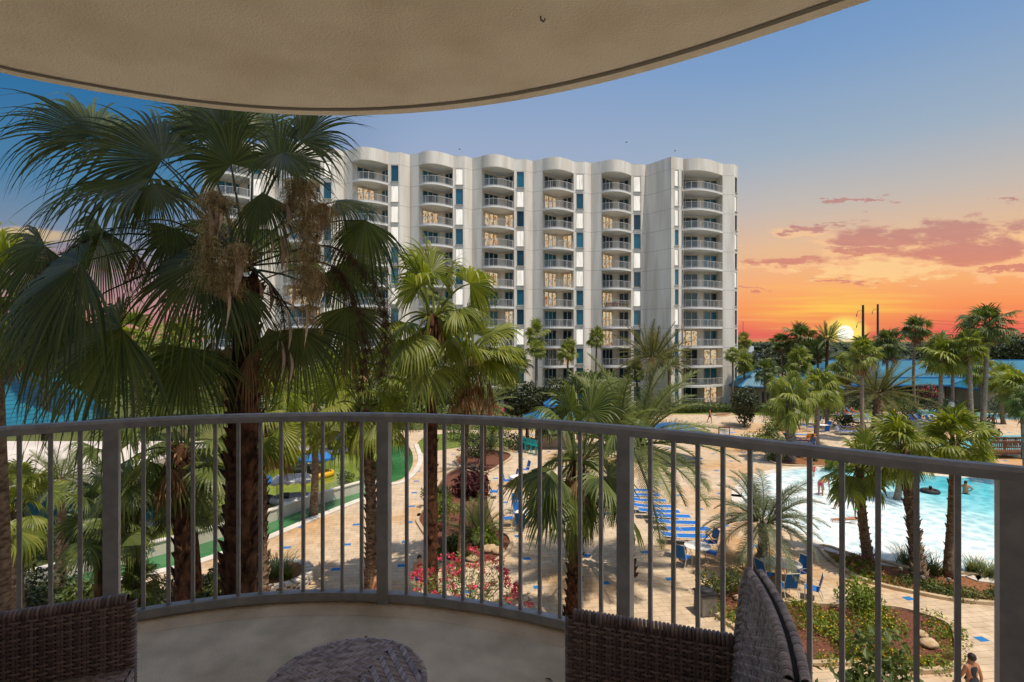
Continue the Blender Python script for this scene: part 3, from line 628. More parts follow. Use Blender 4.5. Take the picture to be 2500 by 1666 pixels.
for side in(0,1):
    a0=R(14) if side==0 else R(-62); ux=V((math.cos(a0),math.sin(a0),0)); uy=V((-ux.y,ux.x,0)); rw=.019; pt=.0060
    nr=int(2*RT/rw)+1
    for r_ in range(-nr,nr):
        ang=R(38 if r_%2 else -38); dv=ux*math.cos(ang)+uy*math.sin(ang)
        if abs(dv.dot(uy))<.1: continue
        sl=rw/abs(math.sin(R(38)))*.5*.98; ev=V((-dv.y,dv.x,0))
        for k in range(int(-RT/pt)-1,int(RT/pt)+2):
            c=uy*(r_+.5)*rw+ux*k*pt*1.25
            if c.length>RT-.006: continue
            s0=(c.x*math.cos(R(66))+c.y*math.sin(R(66)))  # dividing line of the two herringbone fields
            dvd=c.x*math.sin(R(70))-c.y*math.cos(R(70))
            if (dvd<.03)!=(side==0): continue
            o=len(mb.v); w_=.0025
            for s_,h in((-sl,.4),(-sl*.6,1),(sl*.6,1),(sl,.4)):
                q=c+dv*s_
                mb.v.append((q.x-ev.x*w_,q.y-ev.y*w_,.446)); mb.v.append((q.x,q.y,.446+.0040*h)); mb.v.append((q.x+ev.x*w_,q.y+ev.y*w_,.446))
            for i in range(3):
                for q_ in(0,1): mb.f.append((o+3*i+q_,o+3*i+q_+1,o+3*i+4+q_,o+3*i+3+q_)); mb.m.append(0)
wrap(mb,[(RT*math.cos(2*PI*i/48),RT*math.sin(2*PI*i/48),.438) for i in range(49)],.011,.009)
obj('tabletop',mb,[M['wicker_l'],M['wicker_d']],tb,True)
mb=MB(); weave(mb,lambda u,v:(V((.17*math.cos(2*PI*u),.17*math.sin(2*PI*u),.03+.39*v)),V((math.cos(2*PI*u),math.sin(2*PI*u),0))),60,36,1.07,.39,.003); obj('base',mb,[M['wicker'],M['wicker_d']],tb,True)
# ================================================================ hotel tower block opposite
BX,BY=0.0,78.0; FH=2.94; Z0=-.05; NFL=12; RZ=36.8; SOF=34.97
bld=thing('apartment_building','white twelve storey apartment building with curved balconies and wavy parapet','building',(BX,BY,0))
wall=MB(); roofm=MB()
def wq(a,b,z0,z1): wall.quad((a[0]-BX,a[1]-BY,z0),(b[0]-BX,b[1]-BY,z0),(b[0]-BX,b[1]-BY,z1),(a[0]-BX,a[1]-BY,z1))
def bz2(a,c,b,n): return [(a[0]*(1-t)**2+2*c[0]*t*(1-t)+b[0]*t*t,a[1]*(1-t)**2+2*c[1]*t*(1-t)+b[1]*t*t) for t in [i/n for i in range(n+1)]]
def panelset(mb,a,b,z0,z1,n,off=.04):
    """glazed door panels on plan segment a->b: frame (0) + glass (1)"""
    a=V((*a,0));b=V((*b,0));t=(b-a).normalized();nm=V((t.y,-t.x,0)); L_=(b-a).length; fw=.07
    def q(u0,u1,za,zb,o,mi):
        p=[a+t*u0+nm*o,a+t*u1+nm*o]; mb.quad((p[0].x,p[0].y,za),(p[1].x,p[1].y,za),(p[1].x,p[1].y,zb),(p[0].x,p[0].y,zb),mi)
    q(0,L_,z0,z1,off,1)
    for i in range(n+1):
        c=a+t*(L_*i/n)+nm*(off+.03); mb.box((c.x,c.y,(z0+z1)/2),(fw if i in(0,n) else .14,.06,z1-z0),math.atan2(t.y,t.x),0)
    c=a+t*(L_/2)+nm*(off+.032); mb.box((c.x,c.y,z1+.03),(L_+fw,.06,.09),math.atan2(t.y,t.x),0)
def railing_mesh(curve):
    mb=MB(); c3=[V((*p,0)) for p in curve]
    for a,b in zip(c3,c3[1:]):
        mb.bar(a+Z*1.06,b+Z*1.06,.05,.05); mb.bar(a+Z*.1,b+Z*.1,.04,.04)
    acc=0;k=0
    for a,b in zip(c3,c3[1:]):
        t=(b-a).normalized();L_=(b-a).length
        while acc<L_:
            p=a+t*acc; w_=.06 if k%9==0 else .018; mb.box((p.x,p.y,.53),(w_,w_,1.06),math.atan2(t.y,t.x)); acc+=.15;k+=1
        acc-=L_
    return mb
LA,LF=(1.5,.8),(6.25,2.0); curve=bz2(LA,(3.5,-1.4),LF,16); rec=[(1.72,2.0),(3.85,4.3),(4.85,4.3),(6.2,3.3)]
lerp2=lambda a,b,u:(a[0]+(b[0]-a[0])*u,a[1]+(b[1]-a[1])*u)
mb=MB(); mb.prism(curve+rec[::-1],-.27,0)
for i in range(2): mb.lathe([(.16,-.35),(.13,-.275)],10,(3.6,2.4,0)) if i==0 else None
me_slab=mb.mesh('balcony'); me_slab.materials.append(M['facade_plain'] if 'facade_plain' in M else M['wall_w'])
inner=[(p[0],p[1]+.10) for p in curve]; me_rail=railing_mesh(inner).mesh('railing'); me_rail.materials.append(M['white'])
def variants(fn,name):
    out={}
    for k in('teal_glass','dark_glass','luminous_white','lit_warm'):
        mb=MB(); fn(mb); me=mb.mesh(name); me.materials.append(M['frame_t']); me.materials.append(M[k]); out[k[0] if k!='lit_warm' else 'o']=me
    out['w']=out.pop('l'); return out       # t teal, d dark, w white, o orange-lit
DL=variants(lambda mb:panelset(mb,lerp2(rec[0],rec[1],.04),lerp2(rec[0],rec[1],.93),.03,2.36,3),'sliding_door')
DR=variants(lambda mb:panelset(mb,lerp2(rec[2],rec[3],.06),lerp2(rec[2],rec[3],.95),.03,2.36,2),'glass_door')
def win_fn(x0,y0,x1,y1,h=2.37):
    def f(mb):
        a=V((x0,y0,0));b=V((x1,y1,0)); t=(b-a).normalized(); nm=V((t.y,-t.x,0)); L_=(b-a).length
        A=a-nm*.14;B=b-nm*.14
        mb.quad((A.x,A.y,0),(B.x,B.y,0),(B.x,B.y,h),(A.x,A.y,h),1)
        rz=math.atan2(t.y,t.x)
        for u,zc,sx,sz in((.03,h/2,.06,h),(L_-.03,h/2,.06,h),(L_/2,h-.03,L_,.06),(L_/2,.03,L_,.06)):
            c=a+t*u-nm*.10; mb.box((c.x,c.y,zc),(sx,.07,sz),rz,0)
        c=a+t*(L_/2)+nm*.03; mb.box((c.x,c.y,-.04),(L_+.16,.16,.07),rz,0)
        for (p,q) in((a,A),(b,B)): mb.quad(p,q,q+Z*h,p+Z*h,0)
        mb.quad(a+Z*h,b+Z*h,B+Z*h,A+Z*h,0); mb.quad(a,b,B,A,0)
    return f
WN=variants(win_fn(6.65,2.04,7.75,2.09),'window')
def part(name,me,parent,loc):
    o=bpy.data.objects.new(name,me); COL.objects.link(o); o.parent=parent; o.location=loc; return o
crx=[-42.3,-33.2,-24.1,-14.95,-5.95,3.1,12.08,20.7]; cry=[72.9,74.6,76.3,77.9,79.3,80.5,81.6,82.5]
# patterns top floor (11) down to 0: windows, left doors, right doors
PW=['twtwtwtwtwtt','wtwttwtwttwt','twwwttwtwttt','wtwtwtwttwtt','twdwdwtdwttt','wtwtwwttwttt','wwdtwdwtdttt']
PL=['tttotttotttt','tottttottttt','tottdttottod','ddototdottdt','ddoododddtdd','dodottoddtdd','ddoddodoodtd']
PR=['tttttttttttt','tttttttotttt','tttttttttttt','dtdttdttttdt','ttottttodddd','dddodddotddd','dtddtddddddd']
# read the lit pattern that is visible in the photograph for the five clear bays
PL[3]='ttoto'+'dtttdt'+'t'; PL[4]='tdoodottddtt'; PL[5]='totottoottdd'.replace('tt','td',1); PL[6]='ddododoooddd'
PL[5]='dodoto'+'otdtdd'; PR[5]='dddotodddodd'; PR[4]='ddottttodddd'
for k in range(7):
    x0,y0=crx[k],cry[k]-1.7; nx,ny=crx[k+1],cry[k+1]
    g=lambda p:(x0+p[0],y0+p[1])
    A,Fp=g(LA),g(LF); cr=(crx[k],cry[k]); W0,W1=g((6.65,2.04)),g((7.75,2.09)); FE=g((8.0,2.1))
    wq(cr,A,-.6,RZ); R_=[g(p) for p in rec]
    ch=[A]+R_+[Fp]
    for a,b in zip(ch,ch[1:]): wq(a,b,-.6,SOF)
    wq(Fp,W0,-.6,RZ); wq(W1,FE,-.6,RZ); wq(FE,(nx,ny),-.6,RZ)
    for a,b in zip(curve,curve[1:]): wq(g(a),g(b),SOF,RZ)
    for fl in range(NFL+1):
        z1=Z0+FH*fl+.25 if fl<NFL else RZ; z0=Z0+FH*(fl-1)+2.62 if fl else -.6; wq(W0,W1,z0,z1)
    top=[cr]+[g(p) for p in curve]+[FE,(nx,ny)]
    o=len(roofm.v); pts=top+[(nx,100),(crx[k],100)]
    roofm.v+=[(p[0]-BX,p[1]-BY,RZ-.02) for p in pts]; roofm.f.append(tuple(range(o,o+len(pts)))); roofm.m.append(0)
    o=len(roofm.v); pts=[g(p) for p in curve]+R_[::-1]; roofm.v+=[(p[0]-BX,p[1]-BY,SOF) for p in pts]; roofm.f.append(tuple(range(o,o+len(pts)))); roofm.m.append(0)
    for fl in range(NFL):
        z=Z0+FH*fl; i=NFL-1-fl; L0=(x0-BX,y0-BY,z)
        b=part('balcony',me_slab,bld,L0); part('railing',me_rail,b,(0,0,0))
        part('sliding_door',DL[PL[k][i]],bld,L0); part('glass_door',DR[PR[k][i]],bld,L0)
        part('window',WN[PW[k][i]],bld,(L0[0],L0[1],z+.25))
# left end wall
wq((crx[0],100),(crx[0],cry[0]),-.6,RZ)
# --- right tower
T0,T1,T2=(20.7,82.5),(23.5,78.6),(25.5,79.3)
TA,TF=(25.6,79.9),(32.4,81.9); tcur=bz2(TA,(27.8,77.9),TF,16); TR=[(25.75,81.4),(26.0,83.2),(32.2,83.7)]; TW,TC=(34.2,82.0),(35.3,83.2)
wq(T0,T1,-.6,RZ)
tw0,tw1=lerp2(T1,T2,.30),lerp2(T1,T2,.62); n0,n1=lerp2(T1,T2,.86),lerp2(T1,T2,.98)
wq(T1,tw0,-.6,RZ); wq(tw1,n0,-.6,RZ); wq(n1,T2,-.6,RZ); wq(T2,TA,-.6,RZ)
for fl in range(NFL+1):
    z1=Z0+FH*fl+.25 if fl<NFL else RZ; z0=Z0+FH*(fl-1)+2.62 if fl else -.6
    wq(tw0,tw1,z0,z1); wq(n0,n1,z0,z1); 
    c0,c1=lerp2(TW,TC,.2),lerp2(TW,TC,.8); wq(c0,c1,z0,z1)
wq(TW,lerp2(TW,TC,.2),-.6,RZ); wq(lerp2(TW,TC,.8),TC,-.6,RZ)
ch=[TA]+TR+[TF]
for a,b in zip(ch,ch[1:]): wq(a,b,-.6,SOF)
for a,b in zip(tcur,tcur[1:]): wq(a,b,SOF,RZ)
wq(TF,TW,-.6,RZ); wq(TC,(36,102),-.6,RZ); wq((36,102),(crx[0],100),-.6,RZ)
for pts,z in ((([T0,T1,T2]+tcur+[TW,TC,(36,102),(20.7,102)]),RZ-.02),((tcur+TR[::-1]),SOF)):
    o=len(roofm.v); roofm.v+=[(p[0]-BX,p[1]-BY,z) for p in pts]; roofm.f.append(tuple(range(o,o+len(pts)))); roofm.m.append(0)
mb=MB(); mb.prism([(p[0]-BX,p[1]-BY) for p in tcur+TR[::-1]],-.27,0); me_ts=mb.mesh('balcony'); me_ts.materials.append(M['wall_w'])
me_tr=railing_mesh([(p[0]-BX,p[1]+.1-BY) for p in tcur]).mesh('railing'); me_tr.materials.append(M['white'])
lo=lambda p:(p[0]-BX,p[1]-BY)
TDL=variants(lambda mb:panelset(mb,lo((26.1,83.21)),lo((29.0,83.44)),.03,2.36,3),'sliding_door'); TDR=variants(lambda mb:panelset(mb,lo((30.1,83.53)),lo((32.1,83.69)),.03,2.36,2),'glass_door')
TWN=variants(win_fn(*lo(tw0),*lo(tw1)),'window'); TNN=variants(win_fn(*lo(n0),*lo(n1)),'side_window'); TCN=variants(win_fn(*lo(lerp2(TW,TC,.2)),*lo(lerp2(TW,TC,.8))),'corner_window')
for fl in range(NFL):
    z=Z0+FH*fl; i=NFL-1-fl; b=part('balcony',me_ts,bld,(0,0,z)); part('railing',me_tr,b,(0,0,0))
    part('sliding_door',TDL['ddddddddoddd'[i]],bld,(0,0,z)); part('glass_door',TDR['tttdttdttott'[i] if i!=11 else 'o'],bld,(0,0,z))
    part('window',TWN['wwwtwttwtttt'[i]],bld,(0,0,z+.25)); part('side_window',TNN['d'],bld,(0,0,z+.25)); part('corner_window',TCN['dwdwdwdddddd'[i]],bld,(0,0,z+.25))
obj('wall',wall,M['facade'],bld); obj('roof',roofm,M['wall_w'],bld)
# ================================================================ ground, water, planting beds
def z7(X,Y): return G(1000+X/2.904,980+Y/2.904)
def z6(X,Y): return G(1740+X/2.676,1080+Y/2.676)
def z5(X,Y): return G(1740+X/3.096,720+Y/3.096)
def cat(pts,n=5,closed=True):
    out=[];N_=len(pts); pts=[V((p[0],p[1])) for p in pts]
    for i in range(N_ if closed else N_-1):
        g=lambda k:pts[k%N_] if closed else pts[max(0,min(N_-1,k))]
        p0,p1,p2,p3=g(i-1),g(i),g(i+1),g(i+2)
        for k in range(n):
            t=k/n; out.append(.5*((2*p1)+(p2-p0)*t+(2*p0-5*p1+4*p2-p3)*t*t+(3*p1-p0-3*p2+p3)*t**3))
    if not closed: out.append(pts[-1])
    return [(p.x,p.y) for p in out]
def sheet(name,pts,z,mat,kind='structure'):
    mb=MB(); mb.add([(p[0],p[1],z) for p in pts],[tuple(range(len(pts)))]); o=obj(name,mb,mat)
    me=o.data
    if me.polygons[0].normal.z<0: me.flip_normals()
    return tag(o,kind=kind)
def curb(mb,pts,w=.18,h=.12,closed=True,z=0):
    pl=list(pts)+([pts[0],pts[1]] if closed else [])
    loft(mb,pl,[(-w/2,z),(-w/2,z+h),(w/2,z+h),(w/2,z)])
M['ground']=pm('dry_grass',(.050,.065,.018),(.13,.13,.045),.06,.95,.3,8,.1,detail=9)
mb=MB(); mb.quad((-4000,-60,-.012),(4000,-60,-.012),(4000,1500,-.012),(-4000,1500,-.012)); struct('ground',mb,M['ground'])
mb=MB(); mb.quad((-9000,1500,-.02),(9000,1500,-.02),(9000,15000,-.02),(-9000,15000,-.02)); struct('sea',mb,M['w_sea'])
sheet('pool_deck',[(-17,7),(60,7),(78,70),(40,73),(16,70.5),(4,60),(-17,58)],-.004,M['pavers'])
def bed(pts,mat,name='mulch_bed',z=.006,c=True,n=5,w=.18,h=.12):
    pl=cat(pts,n); sheet(name,pl,z,mat)
    if c:
        mb=MB(); curb(mb,pl,w,h); struct('kerb',mb,M['curb'])
    return pl
b1=bed([z7(*p) for p in ((330,410),(420,365),(560,350),(690,370),(722,400),(640,460),(540,510),(420,500),(340,450))],M['mulch'])
b2=bed([z7(*p) for p in ((60,830),(140,700),(260,520),(400,470),(520,520),(565,600),(560,720),(620,900),(700,960),(722,1020),(660,1110),(520,1165),(380,1165),(200,1120),(150,1000),(80,900))],M['mulch'])
b3=bed([z6(*p) for p in ((-90,1030),(0,950),(120,940),(230,960),(400,1040),(560,1060),(900,1075),(1180,1085),(1400,1140),(1560,1210),(1600,1330),(1590,1470),(1400,1505),(1150,1490),(850,1450),(600,1450),(300,1330),(130,1210),(20,1130))],M['mulch'])
b4=bed([z6(*p) for p in ((710,690),(760,690),(900,740),(1000,770),(1120,790),(1300,840),(1500,860),(1860,880),(2300,900),(2300,1085),(1860,1062),(1600,1040),(1300,985),(1100,940),(950,890),(800,800),(720,730))],M['soil'])
b5=bed([(-26,12),(-19.2,19.2),(-15.6,20.6),(-14.2,20.2),(-13.6,17.5),(-17,12)],M['soil'])
b6=bed([z6(*p) for p in ((360,110),(420,70),(560,80),(700,100),(800,120),(860,150),(720,162),(560,158),(430,148))],M['soil'])
bed([z5(*p) for p in ((0,905),(60,900),(150,902),(100,918),(30,918))],M['soil'],'flower_bed')
sheet('lawn',cat([z7(*p) for p in ((40,330),(120,250),(350,225),(600,250),(760,290),(640,325),(400,325),(200,350),(120,375))]),.002,M['grass'])
sheet('lawn',cat([(13,69.5),(25,70),(36,68),(46,66),(50,72),(40,78),(14,76)]),.002,M['grass'])
sheet('lawn',[(-9,58),(6,58),(16,70),(16,80),(-40,76),(-30,58)],.0,M['ground'])
# main pool with beach entry
ppts=[G(*p) for p in ((1798,1215),(1812,1185),(1850,1162),(1908,1148),(1972,1143.5),(2132,1146),(2256,1159),(2435,1171))]+[V((42,36,0)),V((44,28,0)),V((36,20,0))]+[G(*p) for p in ((2500,1424),(2357,1404),(2188,1380),(2102,1366),(2007,1336),(1949,1306),(1860,1262),(1812,1236))]
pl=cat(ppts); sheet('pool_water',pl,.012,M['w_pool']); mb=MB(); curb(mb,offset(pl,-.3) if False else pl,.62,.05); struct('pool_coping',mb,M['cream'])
# upper pool, lap pool behind
sheet('pool_water',cat([(39,60.5),(44,62.5),(52,63),(60,60),(60,52),(50,50.5),(46.8,52),(43.6,53.5),(41.0,54.6),(38.5,57)]) if False else cat([G(2395,1066),G(2440,1064.5),G(2520,1062),G(2620,1064),G(2620,1110),G(2500,1120),G(2410,1100),G(2330,1092),G(2250,1088),G(2300,1078)]),.012,M['w_cyan'])
sheet('pool_water',cat([G(2236,1003),G(2275,1000.5),G(2325,1000.5),G(2400,1009),G(2480,1012),G(2560,1016),G(2560,1026),G(2470,1025),G(2395,1021),G(2330,1016),G(2240,1013)]),.012,M['w_cyan'])
# canal and boat lagoon on the left
near=[G(*p) for p in ((915,1214),(880,1226),(770,1270),(662,1317),(470,1385),(250,1432),(194,1452),(50,1496))]+[V((-26,16.2,0))]
far=[G(*p) for p in ((915,1199),(877,1200),(760,1234),(662,1271),(470,1330),(330,1367),(194,1397),(50,1437))]+[V((-28,19.5,0))]
sheet('canal_water',[(p.x,p.y) for p in near+far[::-1]],.010,M['w_canal'])
mb=MB(); curb(mb,offset([(p.x,p.y) for p in near],-.25),.5,.06,False); struct('canal_kerb',mb,M['cream'])
mb=MB(); fw=offset([(p.x,p.y) for p in far],.15); curb(mb,fw,.26,.62,False); curb(mb,offset(fw,.0),.36,.06,False,.62); tag(obj('canal_wall',mb,M['cream']),'low cream wall between the green canal and the boat lagoon','wall')
sheet('lagoon_water',cat([(-10.4,35.9),(-13.9,30.2),(-15.8,26.9),(-17.6,26.2),(-17.9,36),(-17.9,48),(-15,55),(-10.5,51),(-9.2,43)],4),.008,M['w_lagoon'])
sheet('canal_water',cat([(-9.3,37),(-10.2,43),(-11.8,48),(-9.6,49),(-8.0,43),(-7.8,38)],4),.011,M['w_canal'])
mb=MB(); curb(mb,cat([(-10.2,36.3),(-8.6,36.2),(-7.4,37.5),(-7.4,43),(-9,50)],4,False),.4,.08,False); struct('canal_kerb',mb,M['cream'])
# far woods, one mass
rng=random.Random(5); mb=MB(); cl=[]
for i in range(420):
    y=rng.uniform(150,620); x=rng.uniform(-.9,1.15)*y+20
    if y<300 and 40<x<95: continue
    h=rng.uniform(3.0,6.0); cl.append((V((x,y,h*.45)),(rng.uniform(5,12),rng.uniform(5,10),h*.55)))
leaves(mb,rng,cl,26000,2.2,.6,.75)
for c,r in cl: mb.ell(c,(r[0]*.85,r[1]*.85,r[2]*.85),8,5,0,.4,int(c.x))
tag(obj('woods',mb,M['shrub_dark']),'far dark green woods along the horizon','woods',kind='stuff')
# ================================================================ low buildings
def roof_hip(parent,x0,x1,y0,y1,ze,zr,ins,axis='x',name='roof'):
    mb=MB(); ym=(y0+y1)/2; xm=(x0+x1)/2
    if axis=='x': a,b=(x0+ins,ym,zr),(x1-ins,ym,zr)
    else: a,b=(xm,y0+ins,zr),(xm,y1-ins,zr)
    c=[(x0,y0,ze),(x1,y0,ze),(x1,y1,ze),(x0,y1,ze)]
    if axis=='x':
        mb.add([c[0],c[1],b,a],[(0,1,2,3)],0); mb.add([c[2],c[3],a,b],[(0,1,2,3)],0); mb.add([c[1],c[2],b],[(0,1,2)],1); mb.add([c[3],c[0],a],[(0,1,2)],1)
    else:
        mb.add([c[1],c[2],b,a],[(0,1,2,3)],1); mb.add([c[3],c[0],a,b],[(0,1,2,3)],1); mb.add([c[0],c[1],a],[(0,1,2)],0); mb.add([c[2],c[3],b],[(0,1,2)],0)
    for p,q in zip(c,c[1:]+c[:1]): mb.bar(V(p)-Z*.1,V(q)-Z*.1,.08,.2,2)
    mb.bar(a,b,.16,.12,2)
    for p in c: mb.bar(p,(a if abs(p[0]-a[0])+abs(p[1]-a[1])<abs(p[0]-b[0])+abs(p[1]-b[1]) else b),.14,.1,2)
    return obj(name,mb,[M['roof_x'],M['roof_y'],M['canvas']],parent)
pv=thing('pool_pavilion','long low pavilion with blue standing seam metal roof behind the palms','pavilion',(52,84,0))
mb=MB(); mb.box((22,6,1.5),(50,10,3.0)); mb.box((-2,3,1.45),(8,6,2.9)); obj('wall',mb,M['tan_wall'],pv)
mb=MB()
mb.add([(-7,-4,3.0),(48,-4,3.0),(48,-1,3.75),(-5,-1,3.75)],[(0,1,2,3)]); mb.add([(-4,-1,3.95),(48,-1,3.95),(48,3.2,6.4),(0,3.2,6.4)],[(0,1,2,3)]); mb.add([(-4,-1,3.95),(0,3.2,6.4),(-4,8,3.95)],[(0,1,2)]); mb.add([(0,3.2,6.4),(48,3.2,6.4),(48,8,3.95),(-4,8,3.95)],[(0,1,2,3)])
mb.bar((-7,-4,2.9),(48,-4,2.9),.1,.25,1); mb.bar((-4,-1,3.85),(48,-1,3.85),.1,.22,1); mb.bar((0,3.2,6.42),(48,3.2,6.42),.2,.12,1); obj('roof',mb,[M['roof_x'],M['canvas']],pv)
for i in range(14):
    mb=MB(); mb.box((-6+i*3.8,-3.7,1.45),(.22,.22,2.9)); obj('post',mb,M['tan_wall'],pv)
for i in range(9):
    mb=MB(); mb.box((1+i*5,.98,1.5),(2.4,.06,2.0)); obj('window',mb,M['dark_glass'],pv)
for (lab,x0,x1,y0,y1,ze,zr,ins,wy) in (('small blue hip roofed pool hut nearest the apartment building',-18.6,-10.5,-6,0,2.9,5.3,3.6,'x'),('blue hip roofed pool hut joined beside the first hut',-12,-4,-7.5,-2,2.75,4.9,2.7,'x'),('blue gabled pool hut at the right end of the deck',12,19.5,-12,-6,3.0,5.6,3.4,'x')):
    h=thing('pool_hut',lab,'hut',(52,84,0),0,'blue roofed pool huts'); roof_hip(h,x0,x1,y0,y1,ze,zr,ins,wy)
    mb=MB(); mb.box(((x0+x1)/2,(y0+y1)/2,ze/2),(x1-x0-1.2,y1-y0-1.2,ze)); obj('wall',mb,M['tan_wall'],h)
    for sx in(x0+.3,x1-.3):
        mb=MB(); mb.box((sx,y0+.3,ze/2-.1),(.2,.2,ze-.2)); obj('post',mb,M['tan_wall'],h)
    mb=MB(); mb.box(((x0+x1)/2,y0+.57,1.05),(1.1,.06,2.1)); obj('door',mb,M['dark_glass'],h)
M['bluegray']=pm('blue_grey_wall',(.10,.125,.16),(.14,.165,.20),1,.8)
gb=thing('utility_building','blue grey flat roofed utility building with white rooftop units','building',(72,150,0))
mb=MB(); mb.box((0,0,2.0),(12,10,4.2)); mb.box((-5,8,2.9),(12,10,5.8)); obj('wall',mb,M['bluegray'],gb)
mb=MB(); mb.box((3,-6.6,1.3),(9,3,2.6)); obj('annex',mb,M['roofw'],gb); mb=MB(); mb.box((3,-8.14,1.2),(1.2,.06,2.2)); obj('door',mb,M['dark_glass'],gb)
for x,y,s in((-6,8,2.4),(-2,9,3.2),(-9,8,1.8)):
    mb=MB(); mb.box((x,y,5.85+s*.28),(s,s*.8,s*.55)); mb.box((x,y,5.86+s*.56),(s*.7,s*.5,.1)); obj('rooftop_unit',mb,M['wall_w'],gb)
mb=MB(); mb.bar((-3,9,6),(-3,9,15),.09,.09); obj('mast',mb,M['steel'],gb)
# left clubhouse
M['roof_z']=mat_roof('blue_lap_roof',(.014,.135,.20),2,step=.26)
ch_=thing('clubhouse','cream flat roofed clubhouse with blue gable roof at the left edge','clubhouse',(-29,35,0))
mb=MB(); mb.box((-3,-5.5,1.6),(26,8,3.2)); obj('wall',mb,M['bluegray'],ch_)
mb=MB(); mb.box((-3,-5.5,3.32),(26.8,8.8,.24)); mb.box((-3,-9.8,3.3),(27,.25,.6)); mb.box((10.3,-5.5,3.3),(.25,8.4,.6)); obj('flat_roof',mb,M['roofw'],ch_)
mb=MB(); mb.box((-2,-9.52,1.9),(22,.08,1.5)); obj('window',mb,M['teal_glass'],ch_); mb=MB(); mb.box((10.02,-5.5,1.5),(.08,6.5,1.7)); obj('window',mb,M['teal_glass'],ch_)
mb=MB()
for sx in(-1,1): mb.add([(-11.5+sx*6.8,1,3.5),(-11.5+sx*6.8,10,3.5),(-11.5,10,8.6),(-11.5,1,8.6)],[(0,1,2,3)])
obj('gable_roof',mb,M['roof_z'],ch_)
mb=MB(); mb.add([(-17.8,1.3,3.45),(-5.2,1.3,3.45),(-11.5,1.3,8.2)],[(0,1,2)]); mb.add([(-17.8,9.7,3.45),(-5.2,9.7,3.45),(-11.5,9.7,8.2)],[(2,1,0)]); obj('gable_wall',mb,M['cream'],ch_)
# cabana and umbrellas in the middle
def cabana(lab,c,w,ze,zt):
    t=thing('cabana',lab,'cabana',(c[0],c[1],0)); roof_hip(t,-w/2,w/2,-w/2,w/2,ze,zt,w/2-.5)
    mb=MB(); mb.box((0,0,zt+.18),(1.2,1.2,.36)); obj('vent',mb,M['white'],t); cp=roof_hip(t,-.9,.9,-.9,.9,zt+.36,zt+.95,.88,'x','cap')
    for x in(-1,1):
        for y in(-1,1):
            mb=MB(); mb.box((x*(w/2-.3),y*(w/2-.3),ze/2),(.16,.16,ze)); obj('post',mb,M['wood'],t)
    mb=MB(); mb.box((0,0,.55),(w*.6,w*.6,1.1)); obj('bar_counter',mb,M['tan_wall'],t)
cabana('open cabana with stepped blue metal hip roof beyond the railing',G(1352,1086),5.6,2.35,3.5)
um=thing('shade_canopy','wide domed blue canvas shade canopy behind the feathery palm','canopy',tuple(G(1640,1124)))
mb=MB(); n=24
prof=[(2.95,2.12),(2.8,2.2),(2.4,2.45),(1.8,2.72),(1.0,2.95),(.3,3.06),(.02,3.08)]; mb.lathe(prof,n); obj('canvas',mb,M['canvas'],um,True)
for k in range(6):
    a=k*PI/3; mb=MB(); mb.tube([(0,0,3.0),(1.4*math.cos(a),1.4*math.sin(a),2.8),(2.85*math.cos(a),2.85*math.sin(a),2.1)],.02,5); obj('rib',mb,M['white'],um)
mb=MB(); mb.tube([(0,0,0),(0,0,3.2)],.05,8); obj('pole',mb,M['white'],um)
# utility poles and wires
for i,(px,py,lab) in enumerate(((2107,745,'nearer dark steel power pole with two crossarms left of the other'),(2143,743,'dark steel power pole with one crossarm standing right of the sun'))):
    p=P(px,py,200+30*i); t=thing('utility_pole',lab,'pole',(p.x,p.y,0),0,'power poles on the horizon')
    mb=MB(); mb.tube([(0,0,0),(0,0,p.z)],[.5,.38],8); obj('pole',mb,M['steel'],t)
    for k in range(2-i):
        h=p.z-2.2-k*4.2; mb=MB(); mb.bar((0,0,h),(-1.9,0,h),.14,.14); mb.bar((-1.9,0,h),(-2.3,0,h-1.2),.09,.09); obj('crossarm',mb,M['steel'],t)
        mb=MB(); mb.tube([(-2.3,0,h-1.2),(-2.45,0,h-2.2)],.13,6); obj('insulator',mb,M['steel'],t)
for k,(y0,y1,lab) in enumerate(((780,788,'uppermost thin power line crossing the sky at the right edge'),(786,806,'second thin power line from the top at the right edge'),(806,818,'third thin power line low above the trees at the right'),(817,826,'lowest thin power line just above the horizon at right'))):
    mb=MB(); a=P(2225,y0,230); b=P(2760,y1,230); mb.tube([a.lerp(b,i/8)-Z*(1.2*math.sin(PI*i/8)) for i in range(9)],.055,4); tag(obj('power_line',mb,M['steel']),lab,'power line','power lines')
# footbridge
fb=thing('footbridge','brown timber footbridge with slatted railings over the pool','footbridge',tuple(G(2500,1118)))
mb=MB(); mb.box((2.0,0.3,.42),(10.5,1.5,.12)); obj('deck',mb,M['wood'],fb)
for yy in(-.5,1.1):
    mb=MB(); mb.box((2.0,yy,1.50),(10.5,.16,.06)); mb.box((2.0,yy,1.38),(10.5,.05,.12)); mb.box((2.0,yy,.62),(10.5,.05,.10)); obj('handrail',mb,M['wood'],fb)
    for i in range(5):
        mb=MB(); mb.box((-3.2+i*2.6,yy,.78),(.14,.14,1.5)); obj('post',mb,M['wood'],fb)
    mb=MB()
    for i in range(66): mb.box((-3.1+i*.157,yy,1.0),(.045,.03,.72))
    obj('slats',mb,M['wood'],fb)
